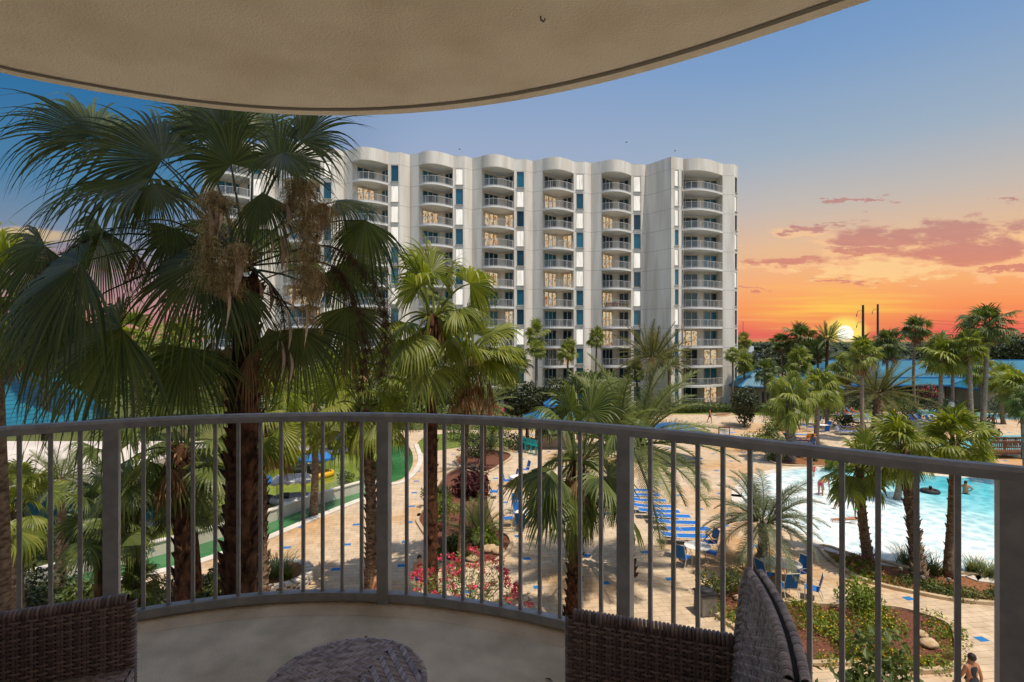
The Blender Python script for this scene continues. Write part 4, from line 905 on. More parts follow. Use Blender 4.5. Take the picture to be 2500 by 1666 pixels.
# ================================================================ palms
CR={}
def crown_mesh(key,fn,seed,mat):
    rng=random.Random(seed); mb=MB(); fn(mb,rng); me=mb.mesh('crown'); me.materials.append(M[mat]); CR[key]=me
for i in range(3):
    crown_mesh('fan%d'%i,lambda mb,r:fan_crown(mb,r,34,.60,.46,18,4,-50,85),20+i,'fan_leaf')
crown_mesh('fanY',lambda mb,r:fan_crown(mb,r,28,.62,.45,18,4,-60,80),31,'fan_yellow')
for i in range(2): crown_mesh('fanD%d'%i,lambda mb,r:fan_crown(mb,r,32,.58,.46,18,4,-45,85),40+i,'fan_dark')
crown_mesh('sabal',lambda mb,r:fan_crown(mb,r,36,.62,.5,20,4,-55,85,droop=1.6,cup=.5),44,'fan_leaf')
for i in range(2): crown_mesh('feath%d'%i,lambda mb,r:feather_crown(mb,r,40,1.05,.20,30,-38,82,seg=1,K=7,lw=.010),50+i,'feather')
crown_mesh('date',lambda mb,r:feather_crown(mb,r,44,1.05,.17,30,-30,84,droop=.85,seg=1,K=7,lw=.010),55,'date_leaf')
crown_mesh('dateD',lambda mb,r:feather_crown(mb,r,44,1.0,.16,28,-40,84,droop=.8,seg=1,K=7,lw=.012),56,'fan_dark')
crown_mesh('pindo',lambda mb,r:feather_crown(mb,r,46,1.15,.24,40,-20,82,droop=1.7,seg=2,K=9,lw=.008),57,'feather_gray')
for i in range(2): crown_mesh('skirt%d'%i,lambda mb,r:skirt(mb,r,16,.55,.42),60+i,'dead')
def panicle_mb(mb,rng,base,az,out,drop,n=40,tw=.5,spread=.25,w=.006,seeds=0):
    h=V((math.cos(az),math.sin(az),0)); base=V(base); tip=base+h*out-Z*drop; ctl=base+h*out*.8+Z*out*.45
    pts=bez(base,ctl,tip,10); mb.tube(pts,[w*2.4*(1-.06*i) for i in range(11)],4,0,False)
    for i in range(n):
        j=rng.randint(3,10); p=pts[j]+V((rng.gauss(0,.03),rng.gauss(0,.03),0)); d=(V((rng.gauss(0,1),rng.gauss(0,1),-1.1-rng.random()))).normalized(); l=tw*rng.uniform(.4,1.1)
        q=p+d*l*.5+V((rng.gauss(0,spread*.3),rng.gauss(0,spread*.3),0)); r_=q-Z*l*.4+V((rng.gauss(0,spread*.3),rng.gauss(0,spread*.3),0)); s=V((rng.gauss(0,1),rng.gauss(0,1),0)).normalized()*w*.7
        o=len(mb.v)
        for a in(p,q,r_): mb.v+= [tuple(a-s),tuple(a+s)]
        mb.f+=[(o,o+1,o+3,o+2),(o+2,o+3,o+5,o+4)]; mb.m+=[0,0]
        for k in range(seeds):
            c=p.lerp(q,rng.random()) if rng.random()<.5 else q.lerp(r_,rng.random()); c=c+V((rng.gauss(0,.03),rng.gauss(0,.03),rng.gauss(0,.03))); z_=rng.uniform(.006,.013)
            mb.add([c+V((z_,0,0)),c+V((0,z_,z_)),c+V((-z_,0,0)),c+V((0,-z_,-z_))],[(0,1,2),(0,2,3)])
    return pts
def mk_pan(seed,mat):
    rng=random.Random(seed); mb=MB()
    for i in range(5): panicle_mb(mb,rng,(0,0,-.05),rng.uniform(0,6.28),rng.uniform(.35,.6),rng.uniform(.2,.55),60,.28,.12,.006)
    me=mb.mesh('flower_stalk'); me.materials.append(M[mat]); return me
CR['pan']=mk_pan(70,'panicle')
pr=random.Random(99)
PALMS='palm trees around the pool deck'
def palm(lab,pxb,d,pxc,pyc,rpx,crown,tr=.17,tmat='trunk_gray',skirt_=0,pan=0,boots=0,bulge=.08,group=PALMS,cat_='palm tree',name='palm_tree',bl=.14,shift=0):
    bx=(pxb-CX)*d/F; c=P(pxc,pyc,d); c.y+=shift; r=rpx*d/F
    t=thing(name,lab,cat_,(bx,d,0),0,group)
    mb=MB(); tr0=min(tr,.34); trunk(mb,(0,0,-.05),(c.x-bx,c.y-d,c.z),tr,tr*.8,pr,14,9,.05,bulge,boots,bl,.16); obj('trunk',mb,M[tmat],t,True)
    def ch(n,me,s,dz=0):
        o=bpy.data.objects.new(n,me); COL.objects.link(o); o.parent=t; o.location=(c.x-bx,c.y-d,c.z+dz); o.rotation_euler=(pr.uniform(-.16,.16),pr.uniform(-.16,.16),pr.uniform(0,6.28)); o.scale=(s*pr.uniform(.9,1.12),s*pr.uniform(.9,1.12),s*pr.uniform(.85,1.18))
    ch('crown',CR[crown],r*1.05)
    if skirt_: ch('dead_fronds',CR['skirt%d'%pr.randint(0,1)],r*skirt_)
    if pan: ch('flower_stalk',CR['pan'],r*pan,-.05)
    return t
# --- by the apartment building
palm('double crowned fan palm against the white tower left of the hedge tree',1309,73,1309,815,34,'fan0',.16,'trunk_gray')
palm('shorter fan palm just under the double crowned palm',1311,70,1310,852,30,'fanY',.16,'trunk_gray')
palm('small bright fan palm between two balcony stacks, third floor height',1388,72,1388,858,33,'fan1',.15,'trunk',pan=.5)
palm('slim fan palm in front of the fifth balcony stack',1456,74,1457,826,28,'fan2',.15,'trunk')
palm('tall date palm with orange fruit in front of the grey corner wall',1587,70,1590,872,86,'date',.32,'trunk',boots=60,pan=.55)
palm('date palm half hidden right behind the big date palm',1632,75,1632,890,62,'date',.26,'trunk')
palm('thin palm left of the big date palm trunk',1556,76,1552,905,30,'fanD0',.18,'trunk_dark')
palm('dark leafy palm beside the lower left balcony stack',1262,70,1262,880,40,'fanD1',.2,'trunk_dark')
palm('small bushy fan palm with ragged brown trunk beside the pink shrub',1235,62,1236,944,36,'fanY',.24,'trunk',boots=40,skirt_=.7)
palm('lone fan palm standing at the right corner of the white tower',1786,77,1788,866,24,'sabal',.15,'trunk')
palm('short fan palm just right of the tower corner palm',1816,80,1816,885,28,'fan2',.16,'trunk')
palm('palm with brown beard peeping out behind the tower corner',1812,92,1812,836,27,'fan0',.18,'trunk',skirt_=1.0)
# --- right hand skyline
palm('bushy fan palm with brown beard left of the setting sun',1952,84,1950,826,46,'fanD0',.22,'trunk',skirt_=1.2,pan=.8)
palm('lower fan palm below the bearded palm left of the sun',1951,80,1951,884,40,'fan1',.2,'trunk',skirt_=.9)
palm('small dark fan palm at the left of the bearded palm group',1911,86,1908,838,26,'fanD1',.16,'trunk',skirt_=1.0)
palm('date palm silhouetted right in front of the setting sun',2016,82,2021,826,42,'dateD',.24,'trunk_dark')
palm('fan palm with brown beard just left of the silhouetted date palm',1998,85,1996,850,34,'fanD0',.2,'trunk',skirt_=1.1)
palm('palm with hanging brown flower stalks, its long bare trunk in mid deck',2106,51.6,2106,868,52,'fan1',.19,'trunk_gray',skirt_=.9,pan=1.15)
palm('bearded fan palm behind and right of the power poles',2168,80,2168,838,40,'fanD1',.2,'trunk',skirt_=1.15,pan=.8)
palm('tall slim dark topped palm between poles and tall pair',2233,73,2236,800,42,'fanD0',.2,'trunk',skirt_=.9,pan=.8)
palm('broad green fan palm with grey trunk, left of the tall pair',2294,59,2297,868,58,'fan2',.23,'trunk_gray',skirt_=.6)
palm('fan palm close behind the broad green palm, with lamp on trunk',2325,61,2326,872,46,'fan0',.2,'trunk_gray',skirt_=.8)
palm('left trunk of the tall pair of palms on the right',2372,57.5,2366,846,52,'fan1',.24,'trunk_gray',skirt_=.8,pan=.5)
palm('tallest palm on the right, dark crown above the horizon',2398,58,2412,790,66,'fanD0',.25,'trunk_gray',skirt_=.7,pan=.5)
palm('palm with pale drooping flower stalks cut by the right edge',2512,38,2498,955,70,'fan2',.22,'trunk_gray',skirt_=1.0,pan=1.3)
palm('dark fan palm low at the right edge in front of the pavilion',2510,36,2505,985,46,'fanD1',.2,'trunk_gray')
# --- middle distance right
palm('stout sabal palm with criss cross boots on its trunk',1930,43.2,1930,972,72,'sabal',.36,'trunk_gray',boots=150,bl=.2,bulge=.02)
palm('leaning sabal palm right beside the stout sabal palm',1992,50,1998,950,60,'sabal',.24,'trunk_gray')
palm('second row sabal palm hidden behind the leaning sabal',2020,60,2022,958,45,'fanY',.2,'trunk_gray')
palm('low spreading date palm with round shaggy base amid the sun loungers',2140,57,2142,958,98,'date',.42,'trunk',boots=120,bl=.34,bulge=.1)
# --- beside the main pool
palm('grey green pindo palm with arching feathery leaves beside the white table',1849,22.6,1862,1272,128,'pindo',.2,'trunk_gray',boots=50,bulge=.05)
palm('leftmost of three palms on the pool edge, smooth brown trunk',2121,23.7,2099,1140,92,'fan0',.2,'trunk',boots=60,bulge=.06)
palm('middle palm on the pool edge with spiky old leaf bases',2243,22,2205,1096,98,'fan2',.19,'trunk',boots=170,bl=.26)
palm('rightmost palm on the pool edge, dark straight trunk',2317,22.3,2332,1078,104,'fan1',.2,'trunk',boots=40)
# ================================================================ the big palm by the balcony
rng=random.Random(7)
HD=9.0; HC=P(603,650,HD)
hero=thing('palm_tree','huge dark fan palm filling the left, brown flower tassels hanging from its crown','palm tree',(-4.62,HD-.1,0),0,PALMS)
HB=V((-4.62,HD-.1,0)); hc=HC-HB
mb=MB(); trunk(mb,(0,0,-.1),hc-Z*.2,.31,.20,rng,26,14,.07,.1,330,.20,.05); obj('trunk',mb,M['trunk_dark'],hero,True)
FR=[(225,330,9.0,(-.75,0,.65),(-.1,-.6,.8),300,85,1.2),(545,325,9.0,(-.15,.1,1),(.1,-1,.15),215,100,.9),(735,345,8.9,(.55,.1,.85),(0,-.9,.4),200,95,1.1),(640,470,8.3,(.15,-.35,-.9),(.1,-1,.3),210,60,1.0),(397,389,8.6,(-.85,-.1,.55),(-.1,-.75,.65),315,105,1.0),(368,436,8.3,(-1,-.1,-.02),(0,-.45,.9),370,100,1.2),(564,402,8.4,(-.25,-.45,.8),(.1,-.8,.55),185,120,1.3),
(684,406,8.9,(.3,.1,.95),(.1,-1,.2),185,110,.9),(690,372,8.2,(.25,-.5,-.5),(.2,-.8,.5),150,110,1.2),(372,448,8.0,(.25,-.3,-.9),(.2,-.9,.2),190,80,1.0),
(504,633,8.2,(-.75,-.15,-.55),(-.3,-.9,.4),330,112,1.0),(197,641,7.8,(-.75,-.1,-.55),(.1,-.7,.7),420,100,1.2),(110,600,8.4,(-.6,0,-.75),(.1,-.8,.5),330,95,1.2),(180,760,8.6,(-.6,-.1,-.8),(.2,-.9,.4),330,90,1.1),(296,802,8.0,(-.75,-.1,-.6),(.15,-.7,.7),400,105,1.1),
(455,850,8.3,(-.15,-.1,-1),(0,-1,.25),250,95,1.0),(730,803,8.5,(.05,-.1,-1),(0,-1,.2),225,92,.9),(892,538,8.8,(-.35,-.1,-.9),(-.35,-.9,.3),240,85,1.1),
(822,492,9.2,(1,.1,-.05),(0,-.55,.85),160,110,1.5),(850,749,8.8,(.1,-.1,-1),(.2,-1,.2),215,85,1.0),(578,690,8.0,(-.12,-.1,-1),(.1,-1,.2),230,70,.9),
(310,330,9.3,(-.9,.1,.35),(0,-.6,.8),290,100,1.1),(480,320,9.2,(-.05,.1,1),(0,-1,.1),205,110,.9),(835,640,9.5,(.45,0,-.9),(.1,-1,.3),190,85,1.1),
(250,560,9.4,(-.5,.2,-.8),(.1,-.8,.5),260,95,1.1),(620,330,9.6,(.05,.3,1),(0,-1,.2),200,110,1.0),(430,560,8.6,(-.35,-.2,-.9),(.1,-.9,.3),200,95,1.1),
(640,560,10.2,(.3,.7,-.4),(.3,.5,.8),170,110,1.1),(520,540,10.4,(-.4,.8,-.2),(-.2,.6,.8),180,110,1.1),(720,600,10.0,(.7,.5,-.6),(.4,.2,.9),170,105,1.2),(440,480,9.9,(-.5,.6,.3),(.2,-.3,.9),190,110,1.1)]
for (hx,hy,d,t,n,rp,ph,dr) in FR:
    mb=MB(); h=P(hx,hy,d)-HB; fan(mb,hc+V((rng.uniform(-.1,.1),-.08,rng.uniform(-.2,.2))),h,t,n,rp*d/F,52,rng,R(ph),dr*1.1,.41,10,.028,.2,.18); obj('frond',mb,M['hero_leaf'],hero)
for (hx,hy,d,t,n,rp) in ((655,800,8.8,(.3,-.2,-1),(.2,-1,.2),190),(520,830,8.9,(-.3,-.2,-1),(-.2,-1,.2),170),(610,860,8.6,(.1,-.2,-1),(0,-1,.1),170),(560,840,9.3,(-.1,.2,-1),(0,-1,.1),190),(425,690,8.7,(-.2,-.1,-1),(.1,-1,.2),130),(335,620,8.9,(-.3,0,-1),(.1,-1,.2),120),(765,650,8.9,(.1,0,-1),(.1,-1,.1),140),(845,830,9.0,(.1,0,-1),(0,-1,.2),130),(690,830,8.7,(0,-.1,-1),(.1,-1,.1),130)):
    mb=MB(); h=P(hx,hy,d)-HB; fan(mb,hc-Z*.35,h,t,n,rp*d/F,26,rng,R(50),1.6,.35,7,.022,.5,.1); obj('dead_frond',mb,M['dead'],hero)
def tassel(mats,path,n,tw,spread,seeds,w=.004):
    """path: pixel/depth points from the crown to the hanging tip"""
    mb=MB(); pts=[hc]+[P(*p)-HB for p in path]
    c3=[]; 
    for i in range(len(pts)-1):
        for k in range(6):
            t=k/6; p0,p1,p2,p3=pts[max(i-1,0)],pts[i],pts[i+1],pts[min(i+2,len(pts)-1)]
            c3.append(.5*((2*p1)+(p2-p0)*t+(2*p0-5*p1+4*p2-p3)*t*t+(3*p1-p0-3*p2+p3)*t**3))
    mb.tube(c3,[.018*(1-.7*i/len(c3)) for i in range(len(c3))],5)
    N0=int(len(c3)*.35)
    for _ in range(n):
        p=c3[rng.randint(N0,len(c3)-1)]; d=V((rng.gauss(0,1),rng.gauss(0,1),rng.gauss(-.8,.7))).normalized(); l=tw*rng.uniform(.3,1.1)
        q=p+d*l*.6+V((rng.gauss(0,spread),rng.gauss(0,spread),0)); r_=q+(d*.4-Z*.8)*l*.5; s=V((rng.gauss(0,1),rng.gauss(0,.5),0)).normalized()*w*rng.uniform(.5,1.1)
        o=len(mb.v)
        for a,k in((p,1),(q,.8),(r_,.3)): mb.v+=[tuple(a-s*k),tuple(a+s*k)]
        mb.f+=[(o,o+1,o+3,o+2),(o+2,o+3,o+5,o+4)]; mb.m+=[0,0]
        for k in range(seeds):
            c=q.lerp(r_,rng.random()) if rng.random()<.6 else p.lerp(q,rng.random()); c=c+V((rng.gauss(0,.02),rng.gauss(0,.02),rng.gauss(0,.02))); z_=rng.uniform(.004,.009)
            mb.add([c+V((z_,0,0)),c+V((0,z_,z_)),c+V((-z_,0,0)),c+V((0,-z_,-z_))],[(0,1,2),(0,2,3)])
    o_=obj('flower_stalk',mb,M[mats[0]],hero)
    if len(mats)>1:
        for _ in range(7):
            mb=MB(); jj=rng.randint(N0//2,len(c3)-2); p=c3[jj]+V((rng.gauss(0,.06),-.06,0)); l=rng.uniform(.35,.85); ws=rng.uniform(.018,.036); tw_=rng.uniform(-1,1)
            for k in range(9):
                u=k/8; a=tw_+u*1.8; wv=ws*math.sin(PI*(u*.9+.05))**.7; s=V((math.cos(a),math.sin(a),.2))*wv
                q=p-Z*(l*u)+V((math.sin(u*4+tw_)*.03,-.02,0)); mb.v+=[tuple(q-s),tuple(q+s)]
            for k in range(8): mb.f.append((2*k,2*k+1,2*k+3,2*k+2)); mb.m.append(0)
            obj('bract',mb,M[mats[1]],o_)
tassel(('panicle','bract'),[(560,540,8.2),(520,470,7.9),(512,600,7.8),(525,700,7.8)],1500,.22,.085,6,.005)
tassel(('panicle','bract'),[(590,600,8.0),(565,640,7.8),(560,720,7.8)],1100,.2,.08,6,.005)
tassel(('panicle','bract'),[(690,540,8.4),(735,440,8.2),(748,560,8.1),(735,730,8.1)],1900,.24,.09,6,.005)
tassel(('panicle','bract'),[(700,580,8.5),(790,500,8.4),(770,600,8.3),(750,800,8.2)],1300,.24,.09,5,.005)
tassel(('panicle_dark',),[(780,600,8.7),(880,650,8.7),(940,760,8.7),(930,930,8.7)],520,.22,.05,10)
tassel(('panicle_dark',),[(780,640,8.8),(850,700,8.7),(890,830,8.7),(880,960,8.7)],480,.22,.05,10)
tassel(('panicle_dark',),[(420,540,8.6),(250,570,8.6),(140,640,8.6),(120,760,8.6)],480,.2,.05,9)
tassel(('panicle_dark','bract'),[(660,700,8.5),(690,760,8.4),(700,900,8.4)],260,.2,.04,6)
# ================================================================ other near palms with finer crowns
for i,(k,m) in enumerate((('nearA','fan_dark'),('nearB','fan_leaf'),('nearY','fan_yellow'))):
    crown_mesh(k,lambda mb,r:fan_crown(mb,r,(19,26,26)[i],.62,.52,32,6,(-80,-68,-68)[i],85,droop=1.15),80+i,m)
crown_mesh('featherBig',lambda mb,r:feather_crown(mb,r,60,1.05,.20,52,-45,84,droop=1.15,seg=2,K=10,lw=.0055),84,'feather')
palm('dark fan palm at the far left edge with pale brown trunk',6,10.4,-25,742,215,'nearB',.21,'trunk',skirt_=.9,bulge=.03)
palm('dark booted palm trunk left of the huge palm, drooping low crown',437,13.2,437,1085,165,'nearA',.25,'trunk_dark',skirt_=.7,boots=120,bl=.24)
palm('thin booted palm close right of the huge palm trunk, yellow fronds',640,20,640,1015,150,'nearY',.2,'trunk',skirt_=.9,boots=110,bl=.24)
palm('yellow green fan palm with booted trunk left of the second railing post',903,19.9,888,985,150,'nearY',.21,'trunk',skirt_=.7,boots=110,bl=.24)
palm('dark trunked fan palm right of the second railing post',1053,19.3,1055,765,158,'nearB',.24,'trunk_dark',skirt_=.6,boots=60,bulge=.02)
palm('slender pale trunked palm with a skirt of dead brown fronds',1119,22.4,1145,850,138,'nearB',.12,'trunk',skirt_=1.15,pan=1.0,bulge=.02)
palm('dark fan palm in front of the feathery palm at centre',1392,17.7,1412,1120,178,'nearA',.23,'trunk_dark',skirt_=.5,boots=150,bl=.2,bulge=.03)
palm('big feathery date palm behind the wide railing post',1536,22.5,1530,1085,196,'featherBig',.24,'trunk_dark',boots=90,bl=.2)
palm('feathery date palm in the shade beyond the slender pale palm',1178,40,1180,990,66,'feath0',.22,'trunk_dark')
palm('feathery palm at lower left with pale trunk beside the canal',143,19.9,150,1165,84,'feath1',.17,'trunk',bulge=.12)
palm('dark drooping fan palm left of the wide left railing post',322,15.5,318,1150,140,'nearA',.2,'trunk_dark',skirt_=.6)
palm('dark fan palm whose fronds cross the wide left railing post',262,14.2,258,1255,128,'nearA',.19,'trunk_dark',skirt_=.6)
palm('low dark palm tucked against the booted trunk at left',470,15,462,1230,96,'nearA',.16,'trunk_dark')
palm('fan palm by the clubhouse wall at lower left',45,17,40,1240,110,'nearB',.18,'trunk')
palm('low fan palm sprouting at the foot of the booted trunk',340,14,338,1432,72,'fanD0',.14,'trunk_dark')
palm('smallest fan palm between two dark trunks at the bottom left',492,14.5,490,1480,50,'fanD1',.13,'trunk_dark')
palm('yellow fan palm in the sun beyond the boat lagoon',765,30,765,985,98,'nearY',.2,'trunk',skirt_=.9)
palm('sunlit fan palm behind the yellow palm at the lagoon',860,46,850,960,62,'fan1',.2,'trunk',skirt_=.8)
palm('sunlit palm left of the lagoon, half hidden by the huge palm',330,44,320,830,95,'fanY',.24,'trunk',skirt_=1.0)
palm('sunlit fan palm behind the huge palm trunk',450,52,446,842,80,'fan2',.24,'trunk',skirt_=.9)
palm('brown bearded palm in the gap at far left',110,40,112,770,80,'fan0',.24,'trunk',skirt_=1.1)
palm('sunlit palm in the gap right of the huge palm trunk',705,56,700,935,70,'fanY',.24,'trunk',skirt_=.8)
palm('fan palm in front of the lower white tower, right of dark tassels',960,60,962,915,66,'fan1',.24,'trunk',skirt_=.8)
# ================================================================ trees, shrubs and ground plants
def tree(lab,c,r,zc,mat,n=2600,lf=.32,cat_='tree',name='tree',group=None,ncl=9,seed=0,trunk_=True,fl=None):
    rg=random.Random(seed+int(c[0]*10)); t=thing(name,lab,cat_,(c[0],c[1],0),0,group); cl=clumps(rg,(0,0,zc),r,ncl,.55)
    if trunk_:
        mb=MB(); th=max(.3,zc-r[2]*.3); trunk(mb,(0,0,-.05),(0,0,th),.05+.04*r[0],.03+.03*r[0],rg,5,7)
        for q,_ in cl[:6]: mb.tube([V((0,0,th*.8)),(V((0,0,th))+q)*.5+Z*.1,q],[.025*r[0]+.02,.02*r[0],.01],5)
        obj('trunk',mb,M['trunk'],t)
    mb=MB(); leaves(mb,rg,cl,n,lf,.5,.45); obj('crown',mb,M[mat],t)
    if fl:
        mb=MB(); leaves(mb,rg,cl,fl[1],fl[2],.9,.92); obj('blossom',mb,M[fl[0]],t)
    return t
def gx(px,d): return ((px-CX)*d/F,d)
tree('dark glossy magnolia beside the cabana roof, left of two',gx(1282,60),(2.4,2.2,2.5),2.9,'shrub_dark',3600,.34)
tree('dark glossy magnolia directly behind the cabana roof',gx(1362,61),(3.3,2.6,2.3),3.0,'shrub_dark',4200,.34)
tree('broad domed dark tree in front of the lower balconies',gx(1448,66),(3.6,3.0,2.2),4.4,'shrub',4600,.36)
tree('dark magnolia at the right end of the clipped hedge',gx(1818,60),(2.0,2.0,2.3),3.0,'shrub_dark',3200,.32)
tree('wide dark oak beyond the pool huts, left of the sun',gx(1892,112),(5.5,4.5,3.0),5.2,'shrub_dark',3200,.6)
for i,(px,d,rx,zc,lab) in enumerate(((2150,118,7,6.2,'dark round tree behind the blue roof under the poles'),(2290,112,8,6.6,'dark tree behind the blue roof between tall palms'),(2370,126,9,7.6,'dark tree crown behind the tall pair of palms'),(2460,108,8,7.4,'dark bushy tree at right edge above the blue roof'),(2540,116,9,7.8,'dark tree half cut by the right edge'))):
    tree(lab,gx(px,d),(rx,5,3.6),zc,'shrub_dark',3000,.7)
for i,(px,d,rx,zc,lab) in enumerate(((60,62,6,4.5,'leafy tree behind the clubhouse at far left'),(240,64,7,4.5,'leafy tree behind the huge palm, left side'),(420,66,7,4.6,'leafy tree left of the huge palm trunk in the distance'),(590,66,6,3.6,'sunlit green tree left of the white tower base'),(760,66,5,3.2,'sunlit green tree in front of the tower base'),(900,66,5,2.9,'green tree under the dark tassels by the tower'),(1030,66,5,2.8,'green tree behind the dark trunked fan palm'),(1150,64,4.4,2.6,'green tree behind the slender pale palm'))):
    tree(lab,gx(px,d),(rx,4,zc*.8),zc,'shrub',3400,.5)
tree('red flowering crape myrtle by the pool huts',gx(1852,84),(3.2,2,1.4),2.2,'shrub_dark',1200,.35,'shrub','flowering_shrub',fl=('pink',900,.3))
tree('pink flowering bush below the slender pale palm',gx(1210,60),(1.8,1.5,1.4),1.6,'shrub',1000,.28,'shrub','flowering_shrub',fl=('pink',500,.22))
tree('dark red flowering bush in front of the pavilion',gx(2262,78),(1.8,1.5,1.4),1.9,'shrub_dark',1000,.28,'shrub','flowering_shrub',fl=('pink',260,.2))
# clipped hedge
rg=random.Random(3); hg=thing('hedge','long clipped green hedge in front of the tower base','hedge',(0,0,0))
mb=MB(); cl=[(V((x,71.6+.25*math.sin(x),.62)),(.75,.6,.62)) for x in [15.5+i*.8 for i in range(24)]]; leaves(mb,rg,cl,9000,.17,.6,.82); leaves(mb,rg,[(V((19.5+i*.9,73.4,1.0)),(.7,.6,.55)) for i in range(8)],2200,.17,.6,.8)
for c,r in cl: mb.ell(c,(r[0]*.8,r[1]*.75,r[2]*.8),8,5)
obj('foliage',mb,M['shrub'],hg)
# oleander in pink flower below the railing
rg=random.Random(4); ol=thing('oleander_bush','oleander bush with pink red blossom just below the railing','flowering bush',(-1.55,17.4,0)); st=MB();lv=MB();bl=MB()
for i in range(95):
    a=rg.uniform(0,6.28); rr=rg.random()**.5; tip=V((math.cos(a)*2.15*rr,math.sin(a)*1.5*rr,2.95*(1-.42*rr*rr)*rg.uniform(.7,1.05))); pts=bez(V((tip.x*.1,tip.y*.1,0)),V((tip.x*.35,tip.y*.35,tip.z*.7)),tip,8); st.tube(pts,[.014*(1-.08*k) for k in range(9)],4,0,False)
    for k in range(3,9):
        for m_ in range(4):
            p=pts[k]; d=(V((rg.gauss(0,1),rg.gauss(0,1),rg.gauss(.3,.6)))).normalized(); s=d.orthogonal().normalized()*.018; l=rg.uniform(.12,.2); lv.add([p-s*.3,p+d*l*.5-s,p+d*l,p+d*l*.5+s],[(0,1,2,3)])
    if rg.random()<.62: leaves(bl,rg,[(tip,(.16,.16,.10))],26,.075,.9,.3)
obj('stem',st,M['trunk'],ol);obj('leaf_mass',lv,M['shrub_lime'],ol);obj('blossom',bl,M['pink'],ol)
def shrub(lab,c,r,mat,n=500,lf=.14,name='shrub',fl=None,group=None,zc=None,asp=.5):
    rg=random.Random(int(abs(c[0]*37+c[1]*11))); t=thing(name,lab,'shrub',(c[0],c[1],0),0,group); cl=clumps(rg,(0,0,zc or r[2]*.75),r,6,.6); mb=MB(); leaves(mb,rg,cl,n,lf,asp,.4); obj('foliage',mb,M[mat],t)
    mb=MB()
    for q,_ in cl: mb.tube([V((0,0,0)),q*.6,q],[.02,.015,.008],4)
    obj('stem',mb,M['trunk'],t)
    if fl: mb=MB(); leaves(mb,rg,cl,fl[1],fl[2],.9,.9); obj('blossom',mb,M[fl[0]],t)
    return t
def blades(lab,c,r,h,mat,n=90,name='grass_clump',w=.02,droop=.9,group=None,z0=0):
    rg=random.Random(int(abs(c[0]*31+c[1]*17))); t=thing(name,lab,'plant',(c[0],c[1],z0),0,group); mb=MB()
    for i in range(n):
        a=rg.uniform(0,6.28); b=V((rg.gauss(0,.2*r),rg.gauss(0,.2*r),0)); d=V((math.cos(a)*r*.9,math.sin(a)*r*.9,h*1.3)).normalized(); s=V((-math.sin(a),math.cos(a),0))*w; p=b; o=len(mb.v); l=(r+h)*.75*rg.uniform(.6,1.1)
        for k in range(5):
            q=1-k/4.3; mb.v+=[tuple(p-s*q),tuple(p+s*q)]; p=p+d*(l/4); d=(d-Z*.28*droop).normalized()
        for k in range(4): mb.f.append((o+2*k,o+2*k+1,o+2*k+3,o+2*k+2)); mb.m.append(0)
    obj('leaf_mass',mb,M[mat],t); return t
q=z7(430,690); shrub('maroon leaved cordyline clump at the middle of the island bed',(q.x+.0,q.y+.5),(1.45,1.1,1.3),'shrub_red',1700,.34,'red_shrub',asp=.35)
q=z7(250,860); shrub('round lime green shrub at the left of the island bed',(q.x,q.y),(.95,.9,.85),'shrub_lime',1300,.13)
q=z7(190,900); shrub('small shrub with red flowers under the lime shrub',(q.x,q.y-.4),(.55,.5,.45),'shrub',420,.12,fl=('pink',60,.09))
q=z7(480,1000); 
def cycad(lab,c,L_,n,mat='feather'):
    t=thing('feathery_shrub',lab,'shrub',(c[0],c[1],0)); mb=MB(); rg=random.Random(int(c[0]*7+c[1])); 
    for k in range(3): feather_crown(mb,rg,n,L_,L_*.2,26,5,85,V((rg.uniform(-.3,.3),rg.uniform(-.3,.3),.1+.2*k)),.9,1,7,.014)
    obj('leaf_mass',mb,M[mat],t); return t
cycad('bright feathery palm shrub in the front of the island bed',(q.x,q.y+.3),1.9,18)
q=z7(575,360); cycad('feathery green shrub at the back island bed',(q.x,q.y),1.7,14)
q=z7(470,395); shrub('small lime shrub in the back island bed',(q.x,q.y),(.5,.5,.4),'shrub_lime',400,.12)
q=z7(300,1085); blades('strappy green clump at the front tip of the island bed',(q.x,q.y),.55,.45,'shrub_lime',120)
q=z7(405,1105); blades('small strappy clump beside the island rocks',(q.x,q.y),.35,.35,'shrub_lime',70)
for i,(p,s,lab) in enumerate(((z7(565,1065),.42,'flat tan rock in the island bed, left of two by the kerb'),(z7(622,1075),.36,'tan rock touching the island bed kerb'),(z7(443,1132),.30,'small tan rock at the front of the island bed'),(z7(455,480),.42,'tan rock behind the maroon clump'),(z6(1365,1270),.24,'tan rock beside a baluster in the lantana bed'),(z6(1412,1335),.30,'pale pink rock, largest in the lantana bed'),(z6(845,1290),.25,'tan rock on the left of the lantana bed'),(z6(170,1030),.24,'tan rock near the trash bin'))):
    mb=MB(); mb.ell((0,0,s*.3),(s,s*.75,s*.5),10,6,0,.35,i); tag(obj('rock',mb,M['rock'],None,True,loc=(p.x,p.y,0)),lab,'rock','rocks in the planting beds')
